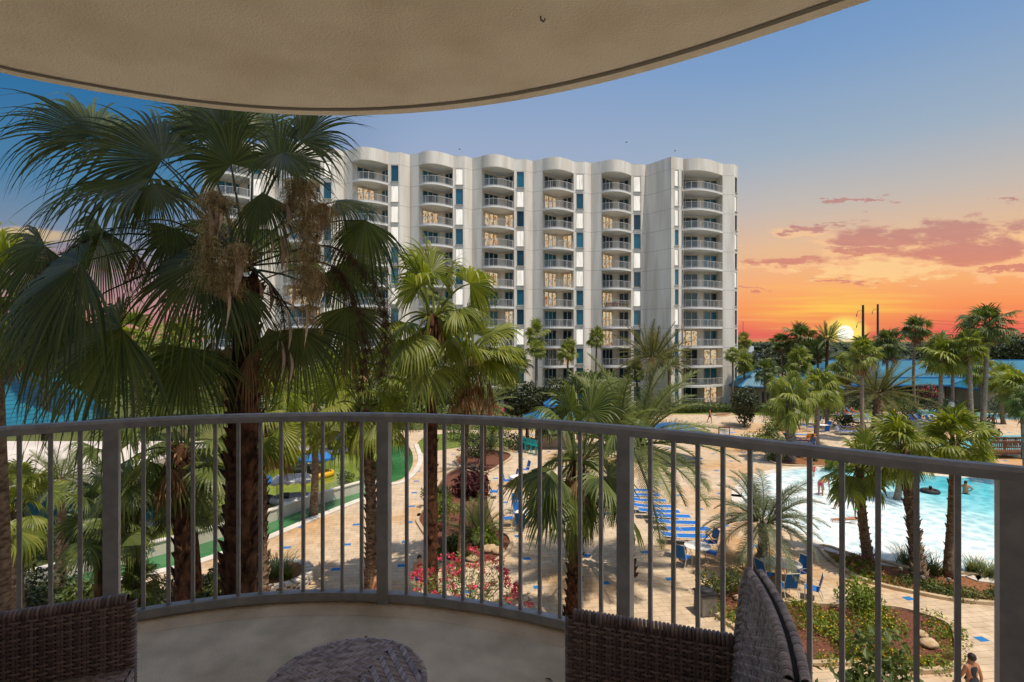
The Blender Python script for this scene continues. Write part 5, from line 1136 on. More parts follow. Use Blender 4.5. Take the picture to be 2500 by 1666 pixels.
# lantana ground cover in the near bed
def carpet(lab,poly,n,mat,flm,h=.28,lf=.10,seed=1,fn=0):
    rg=random.Random(seed); xs=[p[0] for p in poly];ys=[p[1] for p in poly]; cl=[]
    def inside(x,y):
        c=False;j=len(poly)-1
        for i in range(len(poly)):
            if (poly[i][1]>y)!=(poly[j][1]>y) and x<(poly[j][0]-poly[i][0])*(y-poly[i][1])/(poly[j][1]-poly[i][1])+poly[i][0]: c=not c
            j=i
        return c
    k=0
    while len(cl)<n and k<n*40:
        k+=1; x=rg.uniform(min(xs),max(xs)); y=rg.uniform(min(ys),max(ys))
        if inside(x,y) and mn.noise(V((x*.55,y*.55,seed)))>-.12:
            s=rg.uniform(.22,.5); cl.append((V((x,y,h*.4)),(s,s,h*rg.uniform(.5,1.1))))
    mb=MB(); leaves(mb,rg,cl,n*75,lf,.6,.5); tag(obj('ground_cover',mb,M[mat]),lab,'ground cover',kind='stuff')
    if flm: mb=MB(); leaves(mb,rg,[(c+Z*.08,r) for c,r in cl],n*fn,.05,.9,.85); tag(obj('blossom',mb,M[flm]),'scattered flowers in '+lab,'flowers',kind='stuff')
carpet('yellow flowered lantana spreading over the near mulch bed',b3,125,'shrub_lime','yellow_fl',.26,.10,2,12)
carpet('green creeping juniper along the poolside bed kerb',[(p.x,p.y) for p in [z6(1080,900),z6(1300,900),z6(1500,960),z6(1850,980),z6(2250,1000),z6(2250,1070),z6(1860,1055),z6(1600,1030),z6(1300,975)]],90,'shrub',None,.26,.09,3)
carpet('lime and pink bedding flowers at the tip of the poolside bed',[(p.x,p.y) for p in [z6(740,710),z6(830,730),z6(1000,790),z6(1110,860),z6(1110,930),z6(950,880),z6(800,790)]],46,'shrub_lime','pink',.3,.09,4,16)
q=z6(990,1120); shrub('tall leafy yellow green shrub at the back of the lantana bed',(q.x,q.y+.3),(.85,.75,.62),'shrub_lime',1100,.15)
q=z6(60,1000); shrub('dark lantana bush with yellow flowers beside the trash bin',(q.x,q.y),(1.0,.8,.55),'shrub',1200,.12,fl=('yellow_fl',120,.06))
for i,(X,Y,r,h,lab) in enumerate(((1290,800,.9,.9,'arching ornamental grass clump left of the middle pool palm'),(1440,860,.8,.8,'arching grass clump between two pool palms'),(1700,850,.6,.7,'strappy plant right of the rightmost pool palm'),(1800,880,.7,.7,'grass clump by the thick railing post at right'))):
    q=z6(X,Y); blades(lab,(q.x,q.y),r,h,'feather',200,w=.018)
q=z6(655,120); blades('pale grass tuft in the bed behind the pool',(q.x,q.y),.7,.7,'feather',140)
q=z6(400,120); shrub('low green shrub left in the bed behind the pool',(q.x,q.y),(.9,.7,.6),'shrub',500,.16)
q=z6(560,95); shrub('low dark shrub in the middle of the bed behind the pool',(q.x,q.y),(.8,.7,.5),'shrub_dark',400,.16)
for i,(px,d,rx,zc,lab,m) in enumerate(((1842,47,1.6,.9,'lime shrub left of the stout sabal palm','shrub_lime'),(1885,50,1.5,1.0,'dark shrub close left of the stout sabal palm','shrub'),(2070,60,1.6,.9,'dark green shrub behind the sunbathers','shrub_dark'),(2010,66,2.2,1.0,'low green shrub row behind the leaning sabal palm','shrub'),(2355,63,2.0,1.3,'yellow green shrub between the tall palms','shrub_lime'),(2330,64,1.8,1.2,'dark green shrub beside the lamp palm','shrub_dark'),(2400,56,1.1,.8,'round shrub beside the walking couple','shrub'),(2230,66,1.8,.7,'flat topped shrub behind the row of loungers','shrub_dark'),(1170,45,2.0,1.0,'dark shrub behind the lawn strip','shrub_dark'),(1250,48,2.2,1.0,'dark shrub in front of the cabana','shrub_dark'),(1130,52,2.0,.9,'grey green shrub by the far lawn','shrub'),(2150,37,1.3,.6,'yellow green shrub at the far pool edge','shrub_lime'))):
    shrub(lab,gx(px,d),(rx,rx*.8,zc),m,900,.22)
q=G(840,1178); shrub('small red tinged shrub at the canal bridge corner',(q.x,q.y),(.8,.6,.5),'shrub',400,.16)
# dark leafy shrubs right under the balcony
for i,(px,py,d,rx,h,lab) in enumerate(((1640,1600,14.2,.9,2.2,'dark leafy stems under the railing by the wicker chair'),(1960,1640,13.2,1.1,2.2,'dark green shrub rising behind the wicker chair back'),(2140,1640,13.6,1.3,2.1,'dark green shrub at bottom right beyond the railing'))):
    x,y=gx(px,d); shrub(lab,(x,y),(rx,.8,h*.62),'shrub',1300,.22,zc=h*.5)
# stone ring planter
q=G(677,1424); pln=thing('stone_planter','round dry stone planter ring with grassy plants on the deck','planter',(q.x,q.y,0)); mb=MB(); rg=random.Random(9)
for ring in range(5):
    for k in range(22):
        a=2*PI*(k+.5*(ring%2))/22; mb.box((1.22*math.cos(a),1.22*math.sin(a),.045+ring*.09),(.27*rg.uniform(.8,1.05),.35*.98,.085),a+PI/2)
obj('stone_ring',mb,M['cream'],pln); mb=MB(); mb.lathe([(0,.3),(1.1,.36),(1.1,.37),(0,.40)],20); obj('soil',mb,M['soil'],pln)
blades('tall grass filling the round stone planter',(q.x,q.y),.9,.75,'feather',260,z0=.38); blades('yellow green grass at the edge of the stone planter',(q.x+.5,q.y-.4),.55,.5,'shrub_lime',120,z0=.38)

for i,(px,d,rx,zc,lab,m) in enumerate(((1420,58,2.4,1.6,'leafy shrub left of the clipped hedge end','shrub'),(1500,60,2.2,1.5,'green shrub behind the feathery palm crown','shrub'),(1545,64,2.2,1.3,'lime shrub at the left end of the clipped hedge','shrub_lime'),(1200,54,2.0,1.3,'bright shrub behind the dark palm trunk on the lawn','shrub_lime'),(1100,60,2.6,1.6,'broad shrub beyond the far lawn','shrub'),(980,58,2.6,1.6,'broad shrub left of the dark palm trunk in the distance','shrub'),(1900,58,2.0,1.2,'lime shrub between the sabal palm and the huts','shrub_lime'),(1960,68,2.4,1.3,'dark shrub under the palms by the blue huts','shrub_dark'),(2100,72,3.0,1.4,'dark shrub along the pavilion front','shrub_dark'),(2200,74,3.0,1.4,'green shrub along the pavilion front','shrub'),(2300,70,2.6,1.4,'dense shrub left of the far pool','shrub_dark'),(2440,68,3.0,1.8,'dense green shrub at the right end of the far pool','shrub_dark'),(2060,40,1.6,.8,'yellow shrub at the pool end of the bare trunk palm','shrub_lime'))):
    shrub(lab,gx(px,d),(rx,rx*.7,zc),m,1300,.24)
palm('fan palm among the shrubs in front of the blue roof',2070,70,2068,900,44,'fan2',.2,'trunk',skirt_=.9)
palm('fan palm left of the dormer hut roof',2395,72,2392,905,40,'fan0',.2,'trunk',skirt_=.9)
palm('low yellow green palm at the right of the far pool',2450,62,2448,925,48,'fanY',.2,'trunk',skirt_=.8)
palm('arching pindo palm on the deck edge before the far pool',2190,33,2195,1085,70,'pindo',.18,'trunk_gray')
palm('bearded palm behind the right edge of the hut roofs',1870,76,1868,905,34,'fanD1',.18,'trunk',skirt_=1.0)

for px,py,rx,zc,lab,m in ((70,1490,1.2,1.1,'dark bush on the canal bank at the far lower left','shrub_dark'),(215,1500,1.1,.9,'green bush at the lower left near the wide post','shrub'),(395,1500,1.0,.9,'bush at the foot of the dark booted palm','shrub_dark'),(545,1440,.9,.7,'low bush left of the stone planter','shrub'),(330,1360,1.3,1.1,'bush leaning over the canal behind the left posts','shrub'),(120,1370,1.6,1.4,'leafy bush in front of the clubhouse windows','shrub'),(20,1330,1.6,1.5,'dark bush at the clubhouse corner, far left','shrub_dark'),(255,1330,1.3,1.4,'leafy bush between clubhouse and canal','shrub_dark'),(600,1225,1.2,1.0,'lime bush beside the lagoon behind the huge trunk','shrub_lime'),(480,1270,1.4,1.2,'green bush on the lagoon bank left of the huge trunk','shrub'),(905,1170,1.0,.8,'bush at the lagoon end right of the booted palm','shrub'),(1075,1240,.9,.8,'green filler shrub at the left edge of the island bed','shrub'),(1180,1330,.8,.5,'low green plants around the island rocks','shrub_lime'),(1100,1360,.7,.45,'red flowered low plant at the island front','shrub')):
    q=G(px,py); shrub(lab,(q.x,q.y),(rx,rx*.8,zc),m,1500,.17,fl=('pink',70,.09) if 'red flowered' in lab else None)
# ================================================================ pool furniture
def tubes(mb,segs,r,n=6):
    for s_ in segs: mb.tube(s_,r,n)
def lounger_proto(ang,name='sun_lounger'):
    t=thing(name,'',"sun lounger"); a=R(ang); L0,L1=-.25,1.25; bl=.75; W=.31
    bx,bz=L0-bl*math.cos(a),.36+bl*math.sin(a)
    mb=MB()
    for y in(-W,W): mb.tube([(L1,y,.36),(L0,y,.36)],.018,6); mb.tube([(L0,y,.36),(bx,y,bz)],.018,6)
    for p in((L1,.36),(L0,.36),(bx,bz)): mb.tube([(p[0],-W,p[1]),(p[0],W,p[1])],.016,6)
    if ang>12: mb.tube([(L0-bl*.6*math.cos(a),W,.36+bl*.6*math.sin(a)),(L0-.75,W,.14)],.012,5); mb.tube([(L0-bl*.6*math.cos(a),-W,.36+bl*.6*math.sin(a)),(L0-.75,-W,.14)],.012,5)
    obj('frame',mb,M['offwhite'],t)
    mb=MB(); n=8
    for i in range(n):
        x0=L0+(L1-L0)*i/n;x1=L0+(L1-L0)*(i+1)/n; f=lambda x:.365-.025*math.sin(PI*(x-L0)/(L1-L0)); mb.quad((x0,-W,f(x0)),(x1,-W,f(x1)),(x1,W,f(x1)),(x0,W,f(x0)))
    obj('seat',mb,M['blue'],t)
    mb=MB()
    for i in range(5):
        u0,u1=i/5,(i+1)/5; g=lambda u:(L0-bl*u*math.cos(a),.372+bl*u*math.sin(a)); p,q=g(u0),g(u1); mb.quad((q[0],-W,q[1]),(p[0],-W,p[1]),(p[0],W,p[1]),(q[0],W,q[1]))
    obj('backrest',mb,M['blue'],t)
    for x in(-.85 if ang<=12 else -.55,.95):
        mb=MB(); mb.tube([(x,-W,.36),(x,-W,.012),(x,W,.012),(x,W,.36)],.016,6); obj('leg',mb,M['offwhite'],t)
    return t
def chair_proto():
    t=thing('sling_chair','','chair'); W=.27
    for y in(-W,W):
        mb=MB(); mb.tube([(.26,y,.0),(.26,y,.60),(.18,y,.64),(-.24,y,.63)],.015,6); obj('armrest',mb,M['offwhite'],t); mb=MB(); mb.tube([(-.36,y,0),(-.20,y,.40),(-.36,y,1.02)],.015,6); obj('leg',mb,M['offwhite'],t)
    mb=MB(); mb.tube([(.26,-W,.43),(.26,W,.43)],.014,6); mb.tube([(-.36,-W,1.02),(-.36,W,1.02)],.014,6); mb.tube([(-.36,-W,.02),(-.36,W,.02)],.012,6); obj('frame',mb,M['offwhite'],t)
    mb=MB()
    for i in range(4):
        f=lambda u:(.26-.46*u,.44-.05*u); p,q=f(i/4),f((i+1)/4); mb.quad((q[0],-W,q[1]),(p[0],-W,p[1]),(p[0],W,p[1]),(q[0],W,q[1]))
    obj('seat',mb,M['blue'],t)
    mb=MB()
    for i in range(5):
        f=lambda u:(-.20-.16*u,.40+.62*u); p,q=f(i/5),f((i+1)/5); mb.quad((q[0],-W,q[1]),(p[0],-W,p[1]),(p[0],W,p[1]),(q[0],W,q[1]))
    obj('backrest',mb,M['blue'],t); return t
def table_proto():
    t=thing('patio_table','','table'); mb=MB(); mb.lathe([(0,.70),(.56,.70),(.58,.715),(.57,.73),(0,.735)],28); obj('tabletop',mb,M['wall_w'],t)
    for k in range(4):
        a=PI/4+k*PI/2; mb=MB(); mb.tube([(.5*math.cos(a),.5*math.sin(a),0),(.28*math.cos(a),.28*math.sin(a),.4),(.42*math.cos(a),.42*math.sin(a),.70)],.016,6); obj('leg',mb,M['offwhite'],t)
    return t
PF=lounger_proto(6); PU=lounger_proto(52); PC=chair_proto(); PT=table_proto(); used=set()
def put(proto,px,py,deg,lab,group,d=None):
    p=G(px,py) if d is None else V((gx(px,d)[0],d,0))
    if id(proto) not in used:
        used.add(id(proto)); proto.location=(p.x,p.y,0); proto.rotation_euler=(0,0,R(deg)); tag(proto,lab,None,group); return proto
    return dup(proto,(p.x,p.y,0),R(deg),lab,group)
GD='flat blue sun loungers in the diagonal row'; GR='raised blue sun loungers on the upper deck'; GC='blue sling chairs'; GT='white patio tables'
seq=[(1671,1316),(1680,1300),(1655,1282),(1634,1266),(1609,1254),(1592,1241),(1580,1226),(1566,1212),(1552,1200)]
nm=['nearest','second','third','fourth','fifth','sixth','seventh','eighth','farthest']
for (px,py),w_ in zip(seq,nm): put(PF,px-6,py+10,-4 if w_!='second' else 4,'flat blue sun lounger, %s from the round table in the diagonal row'%w_ if w_ not in('nearest','farthest') else 'flat blue sun lounger %s the round table in the diagonal row'%('nearest to' if w_=='nearest' else 'farthest from'),GD)
put(PF,1677,1130,-8,'lone flat blue lounger with white towel behind the feathery palm','single sun loungers')
put(PF,1955,1070,0,'flat blue lounger just right of the stout sabal trunk','single sun loungers')
put(PF,1946,1086,4,'blue lounger with a person lying on it by the sabal palm','single sun loungers')
put(PF,2068,1062,-6,'flat lounger in the palm shadow, mid deck','single sun loungers')
for px,py,dg,lab in ((2062,1050,-18,'raised lounger with navy back, upper of two at mid deck'),(2064,1060,-14,'raised lounger with a white bag hung on its back'),(2078,1032,-30,'raised lounger left of the bare palm trunk, far row'),(2094,1031,-32,'raised lounger touching the bare palm trunk in the far row'),(2121,1033,-40,'raised lounger just right of the bare palm trunk'),(2131,1033,-40,'raised lounger left of the shaggy date palm base'),(2187,1031,-55,'first raised lounger right of the shaggy date palm base'),(2211,1032,-60,'second raised lounger right of the shaggy palm base'),(2236,1034,-60,'raised lounger draped with a white and blue towel'),(2252,1032,-62,'raised lounger between the towel lounger and the grey trunk'),(2276,1036,-62,'raised lounger with a white label on its blue back'),(2290,1036,-62,'raised lounger hidden behind the grey palm trunk'),(2416,999,-70,'raised lounger with red towel beyond the far pool'),(2443,998,-70,'blue raised lounger right of the red towel lounger, far pool'),(2032,1019,-20,'lounger under the shirtless man on the upper deck'),(2044,1016,-20,'lounger under the dark haired sunbather beside him'),(2062,1018,-40,'lounger under the sunbather in red'),(2082,1015,-40,'lounger under the farthest sunbather in red'),(1765,1064,-10,'raised lounger beside the sign board'),(1930,1080,20,'blue lounger half hidden left behind the sabal trunk'),(1422,1292,80,'raised lounger with red towel behind the central fan palm')):
    put(PU,px,py,dg,lab,GR)
for px,py,dg,lab in ((1661,1360,-20,'high backed sling chair left behind the white round table'),(1668,1382,40,'sling chair in front of the white round table, facing it'),(1733,1345,190,'sling chair right of the round table beside the orange towel'),(1740,1372,150,'sling chair under the pindo palm beside the round table'),
 (1869,1424,20,'sling chair tucked left of the pair of white tables'),(1951,1420,200,'sling chair right of the white table with its back to the pool'),(1922,1456,95,'sling chair in front of the white table, back to the camera'),(1984,1462,150,'sling chair at the right front corner of the white tables'),(1876,1392,-60,'sling chair behind the white table beside the pindo trunk'),
 (1207,1216,180,'lone sling chair beside the island bed kerb'),(1238,1188,-10,'sling chair with dark back at the far left table'),(1252,1182,190,'sling chair right of the far left table'),(1293,1186,180,'sling chair seen edge on, right end of the far left table'),(1308,1186,100,'sling chair with only its seat showing behind fan leaves'),(1240,1284,0,'sling chair facing right just beyond the island kerb tip'),(1260,1252,-90,'sling chair turned away at the middle table'),(1266,1274,-80,'sling chair behind the front chair at the middle table'),(1272,1296,80,'sling chair in front of the middle table showing its frame'),(1304,1280,170,'sling chair right of the middle table'),(1345,1200,90,'sling chair behind the fan palm fronds, far side'),
 (1996,1036,200,'sling chair by the leaning sabal palm, back towards us'),(2001,1044,150,'sling chair nearest the leaning sabal trunk'),(1962,1048,-20,'dark sling chair between the two sabal trunks'),(1977,1054,-20,'second dark sling chair left of the leaning trunk'),(2020,1052,200,'sling chair at the back of the stacked pair'),(2016,1062,90,'sling chair at the front of the stacked pair'),(1980,1092,95,'chair draped with an orange towel behind the leaning trunk'),(1282,1160,200,'sling chair farthest from us near the teal chairs'),(1330,1176,60,'sling chair beside the far edge of the canopy shadow')):
    put(PC,px,py,dg,lab,GC)
for px,py,lab in ((1703,1372,'white round patio table in front of the diagonal loungers'),(1893,1412,'left white round table under the pindo palm'),(1921,1418,'right white round table touching the left one'),(1266,1190,'white round table among the far left chairs'),(1284,1284,'white table in the middle group of sling chairs'),(2008,1054,'small table between the stacked chairs and sabal trunk')):
    put(PT,px,py,20,lab,GT)
# chairs along the cabana
def teal_proto():
    t=thing('plastic_chair','','chair'); 
    for x in(-.2,.2):
        for y in(-.2,.2): mb=MB(); mb.bar((x*1.15,y*1.15,0),(x,y,.75),.05,.05); obj('leg',mb,M['teal'],t)
    mb=MB(); mb.box((0,0,.77),(.46,.46,.05)); mb.bar((.2,-.2,.3),(.2,.2,.3),.03,.03); obj('seat',mb,M['teal'],t); mb=MB()
    for k in range(5): mb.box((-.22,-.18+.09*k,1.02),(.03,.05,.46))
    mb.box((-.22,0,1.25),(.035,.46,.07)); obj('backrest',mb,M['teal'],t); return t
PK=teal_proto()
for i,(px,py,w_) in enumerate(((1278,1102,'leftmost'),(1291,1106,'second from left'),(1303,1109,'third from left'),(1314,1112,'rightmost'))): put(PK,px,py,70,'%s of the four tall teal plastic chairs'%w_,'tall teal chairs')
# towels and bags
def towel(lab,p,sz,mat,tilt=0,rz=0,name='towel'):
    mb=MB(); n=8; w_,l=sz
    for i in range(n):
        for k in range(2):
            f=lambda u,v:(u*w_,v*l,.02*math.sin(u*9)+.02*math.cos(v*7)); u0,u1=i/n-.5,(i+1)/n-.5; v0,v1=k/2-.5,(k+1)/2-.5
            mb.quad(f(u0,v0),f(u1,v0),f(u1,v1),f(u0,v1))
    o=obj(name,mb,mat,None,True,loc=tuple(p)); o.rotation_euler=(0,R(tilt),R(rz)); return tag(o,lab,'towel')
def at(px,py,dz): p=G(px,py); return V((p.x,p.y,dz))
towel('orange towel thrown over a chair behind the leaning trunk',at(1980,1091,.98),(.5,.9),M['orange_cloth'],70,95); towel('orange towel hanging on a lounger back by the sunbathers',at(2077,1031,.85),(.7,.55),M['orange_cloth'],50,-30)
towel('red towel over the lounger behind the central fan palm',at(1424,1288,.75),(.8,.5),M['red_cloth'],52,80); towel('red towel on the lounger beyond the far pool',at(2416,998,.80),(.7,.5),M['red_cloth'],52,-70)
towel('white towel on the lone lounger behind the feathery palm',at(1677,1129,.39),(.6,.5),M['white_cloth'],0,0); towel('white towel over the lounger right of the shaggy palm',at(2236,1033,.85),(.45,.6),M['white_cloth'],52,-60)
towel('orange towel beside the white round table chair',at(1735,1344,.62),(.4,.5),M['orange_cloth'],40,10); towel('pink towel lying on a lounger at mid deck',at(2084,1050,.40),(.5,.4),M['pink'],0,0); towel('lime towel on the navy lounger at mid deck',at(2066,1046,.55),(.35,.4),M['shrub_lime'],0,0)
mb=MB(); mb.ell((0,0,.34),(.22,.15,.34),10,7,0,.25,3); tag(obj('beach_bag',mb,M['white_cloth'],None,True,loc=tuple(at(2043,1056,0))),'white beach bag hanging beside a lounger at mid deck','bag')
# trash bin, signs, lamps
p=G(1722,1497); tbn=thing('trash_bin','square dark stone sided trash bin beside the lantana bed','trash bin',(p.x,p.y,0),R(12)); mb=MB(); mb.prism([(-.29,-.29),(.29,-.29),(.29,.29),(-.29,.29)],.03,.74); obj('body',mb,M['graymetal'],tbn)
mb=MB(); mb.prism([(-.32,-.32),(.32,-.32),(.32,.32),(-.32,.32)],.74,.80); mb.lathe([(.30,.80),(.27,.88),(.16,.93),(.15,.90),(0,.86)],16); obj('lid',mb,M['black'],tbn)
p=G(1768,1074); sg=thing('sign_board','pale pool rules sign board with arched brown frame','sign',(p.x,p.y,0),R(-6)); mb=MB()
for x in(-.5,.5): mb.box((x,0,.6),(.1,.1,1.2))
mb.box((0,0,1.2),(1.1,.1,.08)); mb.box((0,0,.2),(1.0,.08,.08)); mb.prism([(-.5,-.04),(.5,-.04),(.5,.04),(-.5,.04)],1.24,1.3); obj('frame',mb,M['wood'],sg); mb=MB(); mb.box((0,-.02,.70),(.9,.05,.92)); obj('panel',mb,M['white_cloth'],sg)
mb=MB(); rg=random.Random(2)
mb.box((0,-.048,1.05),(.55,.006,.06))
for k in range(6):
    w_=rg.uniform(.4,.75); mb.box((0,-.048,.92-k*.1),(w_,.006,.022))
obj('lettering',mb,M['graymetal'],sg)
p=gx(2323,60); lp=thing('lamp_post','short white topped lamp post beside the grey palm trunk','lamp post',(p[0],p[1],0)); mb=MB(); mb.tube([(0,0,0),(0,0,2.3)],.05,8); obj('pole',mb,M['steel'],lp); mb=MB(); mb.box((0,0,2.5),(.36,.36,.42)); mb.lathe([(.3,2.71),(.05,2.86),(0,2.87)],8); obj('lantern',mb,M['white_cloth'],lp)
for X,Y,lab in ((1225,900,'small path light in the juniper by the kerb, left one'),(1545,975,'small path light in the juniper right of the palm'),(1372,960,'small white path light at the foot of the middle palm')):
    q=z6(X,Y); t=thing('path_light',lab,'garden light',(q.x,q.y,0),0,'path lights'); mb=MB(); mb.tube([(0,0,0),(0,0,.42)],.02,6); obj('stake',mb,M['black'],t); mb=MB(); mb.lathe([(.03,.40),(.09,.44),(.07,.52),(0,.55)],10); obj('lamp_head',mb,M['graymetal'],t)
for X,Y,lab in ((595,955,'small black spotlight in the island bed near the kerb tip'),(630,395,'small spotlight at the back island bed')):
    q=z7(X,Y); t=thing('spotlight',lab,'garden light',(q.x,q.y,0)); mb=MB(); mb.tube([(0,0,0),(0,0,.3)],.018,6); obj('stake',mb,M['black'],t); mb=MB(); mb.tube([(0,-.07,.3),(0,.09,.38)],[.06,.045],8); obj('lamp_head',mb,M['black'],t)
# boats on the lagoon
def boat(lab,px,py,deg,can,hull,canopy=True):
    p=G(px,py); t=thing('pedal_boat',lab,'boat',(p.x,p.y,.01),R(deg),'small boats on the lagoon'); mb=MB()
    mb.lathe([(.55,-.05),(.95,.0),(1.05,.18),(.98,.36),(.80,.40),(.70,.22),(0,.20)],20,(0,0,0),0,1.25,.8); obj('hull',mb,M[hull],t,True)
    mb=MB(); mb.box((-.35,0,.42),(.42,.95,.12)); mb.box((-.58,0,.66),(.1,.95,.5)); obj('seat',mb,M['black'],t)
    if canopy:
        for x in(-.8,.8):
            for y in(-.5,.5): mb=MB(); mb.tube([(x,y,.3),(x,y,1.42)],.02,6); obj('post',mb,M['white'],t)
        mb=MB(); e=[(-1.1,-.75,1.4),(1.1,-.75,1.4),(1.1,.75,1.4),(-1.1,.75,1.4)]; r0,r1=(-.75,0,1.72),(.75,0,1.72)
        mb.add([e[0],e[1],r1,r0],[(0,1,2,3)]); mb.add([e[2],e[3],r0,r1],[(0,1,2,3)]); mb.add([e[1],e[2],r1],[(0,1,2)]); mb.add([e[3],e[0],r0],[(0,1,2)])
        cv=obj('canopy',mb,M[can],t); mb=MB()
        for a,b in zip(e,e[1:]+e[:1]):
            for k in range(6):
                q=lambda u:V(a).lerp(V(b),u); u0,u1=k/6,(k+1)/6; mb.add([q(u0),q(u1),q(u1)-Z*.10,q((u0+u1)/2)-Z*.2,q(u0)-Z*.10],[(0,1,2,3,4)])
        obj('valance',mb,M['yellow' if hull=='yellow' and can!='canvas' else can],cv)
boat('blue canopied boat nearest the huge palm trunk on the lagoon',614,1232,25,'canvas','black'); boat('boat with grey canopy and yellow hull against the canal wall',712,1226,20,'gray','gray')
boat('blue canopied boat with yellow hull in mid lagoon',772,1166,35,'canvas','yellow'); boat('yellow boat with pale canopy left of the dark boats',722,1140,10,'gray','yellow')
boat('black round boat without canopy in mid lagoon',740,1150,0,'gray','black',False); boat('dark blue open boat beside the jetty',765,1130,60,'canvas','blue_dk',False); boat('blue canopied boat at the far end of the lagoon',822,1106,10,'canvas','gray')
boat('grey open boat moored at the far jetty',690,1104,80,'gray','gray',False)
p=G(700,1092); jt=thing('jetty','pale low boat jetty with railing at the far end of the lagoon','jetty',(p.x,p.y,0)); mb=MB(); mb.box((0,0,.25),(6.5,2.0,.3)); obj('deck',mb,M['cream'],jt)
for i in range(6): mb=MB(); mb.box((-3+i*1.2,-.9,.85),(.08,.08,.95)); obj('post',mb,M['white'],jt)
mb=MB(); mb.box((0,-.9,1.32),(6.4,.07,.07)); mb.box((0,-.9,.95),(6.4,.05,.05)); obj('rail',mb,M['white'],jt)
# ================================================================ people
def skin_mesh(name,verts,edges,radii,root=0,sub=1):
    me=bpy.data.meshes.new(name+'_rig'); me.from_pydata([tuple(v) for v in verts],edges,[]); me.update(); o=bpy.data.objects.new(name+'_rig',me); COL.objects.link(o)
    o.modifiers.new('Skin','SKIN'); 
    if not me.skin_vertices: 
        bpy.context.view_layer.objects.active=o; o.select_set(True)
    bpy.context.view_layer.update()
    for i,r in enumerate(radii): me.skin_vertices[0].data[i].radius=r if hasattr(r,'__len__') else (r,r)
    me.skin_vertices[0].data[root].use_root=True
    m=o.modifiers.new('Sub','SUBSURF'); m.levels=sub; m.render_levels=sub
    dg=bpy.context.evaluated_depsgraph_get(); ev=o.evaluated_get(dg); out=bpy.data.meshes.new_from_object(ev); out.name=name; out.materials.clear(); bpy.data.objects.remove(o)
    out.polygons.foreach_set('use_smooth',[True]*len(out.polygons)); return out
def nv(*a): return V(a).normalized()
def person(lab,loc,deg,h=1.75,skin_='skin_tan',hair='hair_d',wear='blue_shorts',top=None,torso=(0,0,1),th=((-.06,-.02,-1),(.06,-.02,-1)),sh=((0,.03,-1),(0,.03,-1)),ua=((-.25,0,-1),(.25,0,-1)),fa=((-.1,-.2,-1),(.1,-.2,-1)),head=None,lie=None,dz=0,hold=None,cat_='person',longhair=False):
    """front is local -y; limbs given as direction vectors (left(-x), right(+x))"""
    k=h/1.75; T=nv(*torso); X=V((1,0,0)); Fw=X.cross(T)*-1   # forward
    Fw=T.cross(X); Fw=-Fw if Fw.y>0 else Fw
    pel=V((0,0,.95)); vs=[pel,pel+T*.17,pel+T*.38,pel+T*.53]; rd=[(.145,.11),(.13,.095),(.165,.11),(.062,.06)]; ed=[(0,1),(1,2),(2,3)]
    H=nv(*(head or torso)); vs+=[vs[3]+H*.10,vs[3]+H*.24]; rd+=[(.088,.098),(.075,.085)]; ed+=[(3,4),(4,5)]
    vs.append(vs[4]-V((0,.095,0))*(1 if abs(H.z)>.5 else 0)+(-Z*.095 if abs(H.z)<=.5 else V((0,0,0)))+H*.02); rd.append(.022); ed.append((4,6))
    ends=[]
    for i,s in enumerate((-1,1)):
        sp=vs[2]+X*s*.175+T*.07; u=nv(*ua[i]); f=nv(*fa[i]); e_=sp+u*.30; w_=e_+f*.25; hd=w_+f*.07; b=len(vs)
        vs+=[sp,e_,w_,hd]; rd+=[.062,.042,.029,(.038,.024)]; ed+=[(2,b),(b,b+1),(b+1,b+2),(b+2,b+3)]
        side=f.cross(X*s); side=side.normalized() if side.length>.1 else V((0,1,0))
        for q in range(4):
            vs.append(hd+f*(.075+.012*(q in(1,2)))+side*(.018*(q-1.5))); rd.append(.0095); ed.append((b+3,len(vs)-1))
        vs.append(w_+f*.04+side*.055); rd.append(.011); ed.append((b+2,len(vs)-1)); ends.append(hd)
    lg=[]
    for i,s in enumerate((-1,1)):
        hp=pel+X*s*.095-T*.04; t_=nv(*th[i]); c=nv(*sh[i]); kn=hp+t_*.43; an=kn+c*.42; ft=nv(0,-1,0) if abs(c.z)>.6 else nv(0,c.y*.3,.9); b=len(vs)
        vs+=[hp,kn,an,an+ft*.14+Z*(-.03 if abs(c.z)>.6 else 0)]; rd+=[(.092,.092),.060,.040,(.042,.026)]; ed+=[(0,b),(b,b+1),(b+1,b+2),(b+2,b+3)]; lg.append((hp,kn))
    t=thing('person',lab,cat_,(loc[0],loc[1],loc[2] if len(loc)>2 else 0),R(deg))
    low=min(v.z-(.03) for v in vs); Mx=Matrix.Identity(4)
    if lie is not None: Mx=Matrix.Rotation(R(lie),4,'X')
    vv=[Mx@v for v in vs]; low=min(v.z for v in vv)-(.035 if lie is None else .10); off=V((-(Mx@pel).x,-(Mx@pel).y,-low+dz/k)); vv=[(v+off)*k for v in vv]; rr=[tuple(a*k for a in r) if hasattr(r,'__len__') else r*k for r in rd]
    me=skin_mesh('body',vv,ed,rr); o=bpy.data.objects.new('body',me); COL.objects.link(o); o.parent=t; me.materials.append(M[skin_])
    def tr(v): return (Mx@v+off)*k
    mb=MB(); c=tr(vs[4]+H*.05-Fw*.012); up=(tr(vs[4]+H)-tr(vs[4])).normalized()
    mb.ell((0,0,0),(.098*k,.108*k,.105*k),10,7); q=Z.rotation_difference(up).to_matrix(); mb.v=[tuple(q@V(a)+c) for a in mb.v]; 
    if longhair: mb.tube([c,tr(vs[3]-Fw*.07),tr(vs[2]-Fw*.10+T*.02)],[.09*k,.08*k,.05*k],8)
    hair_o=obj('hair',mb,M[hair],t,True)
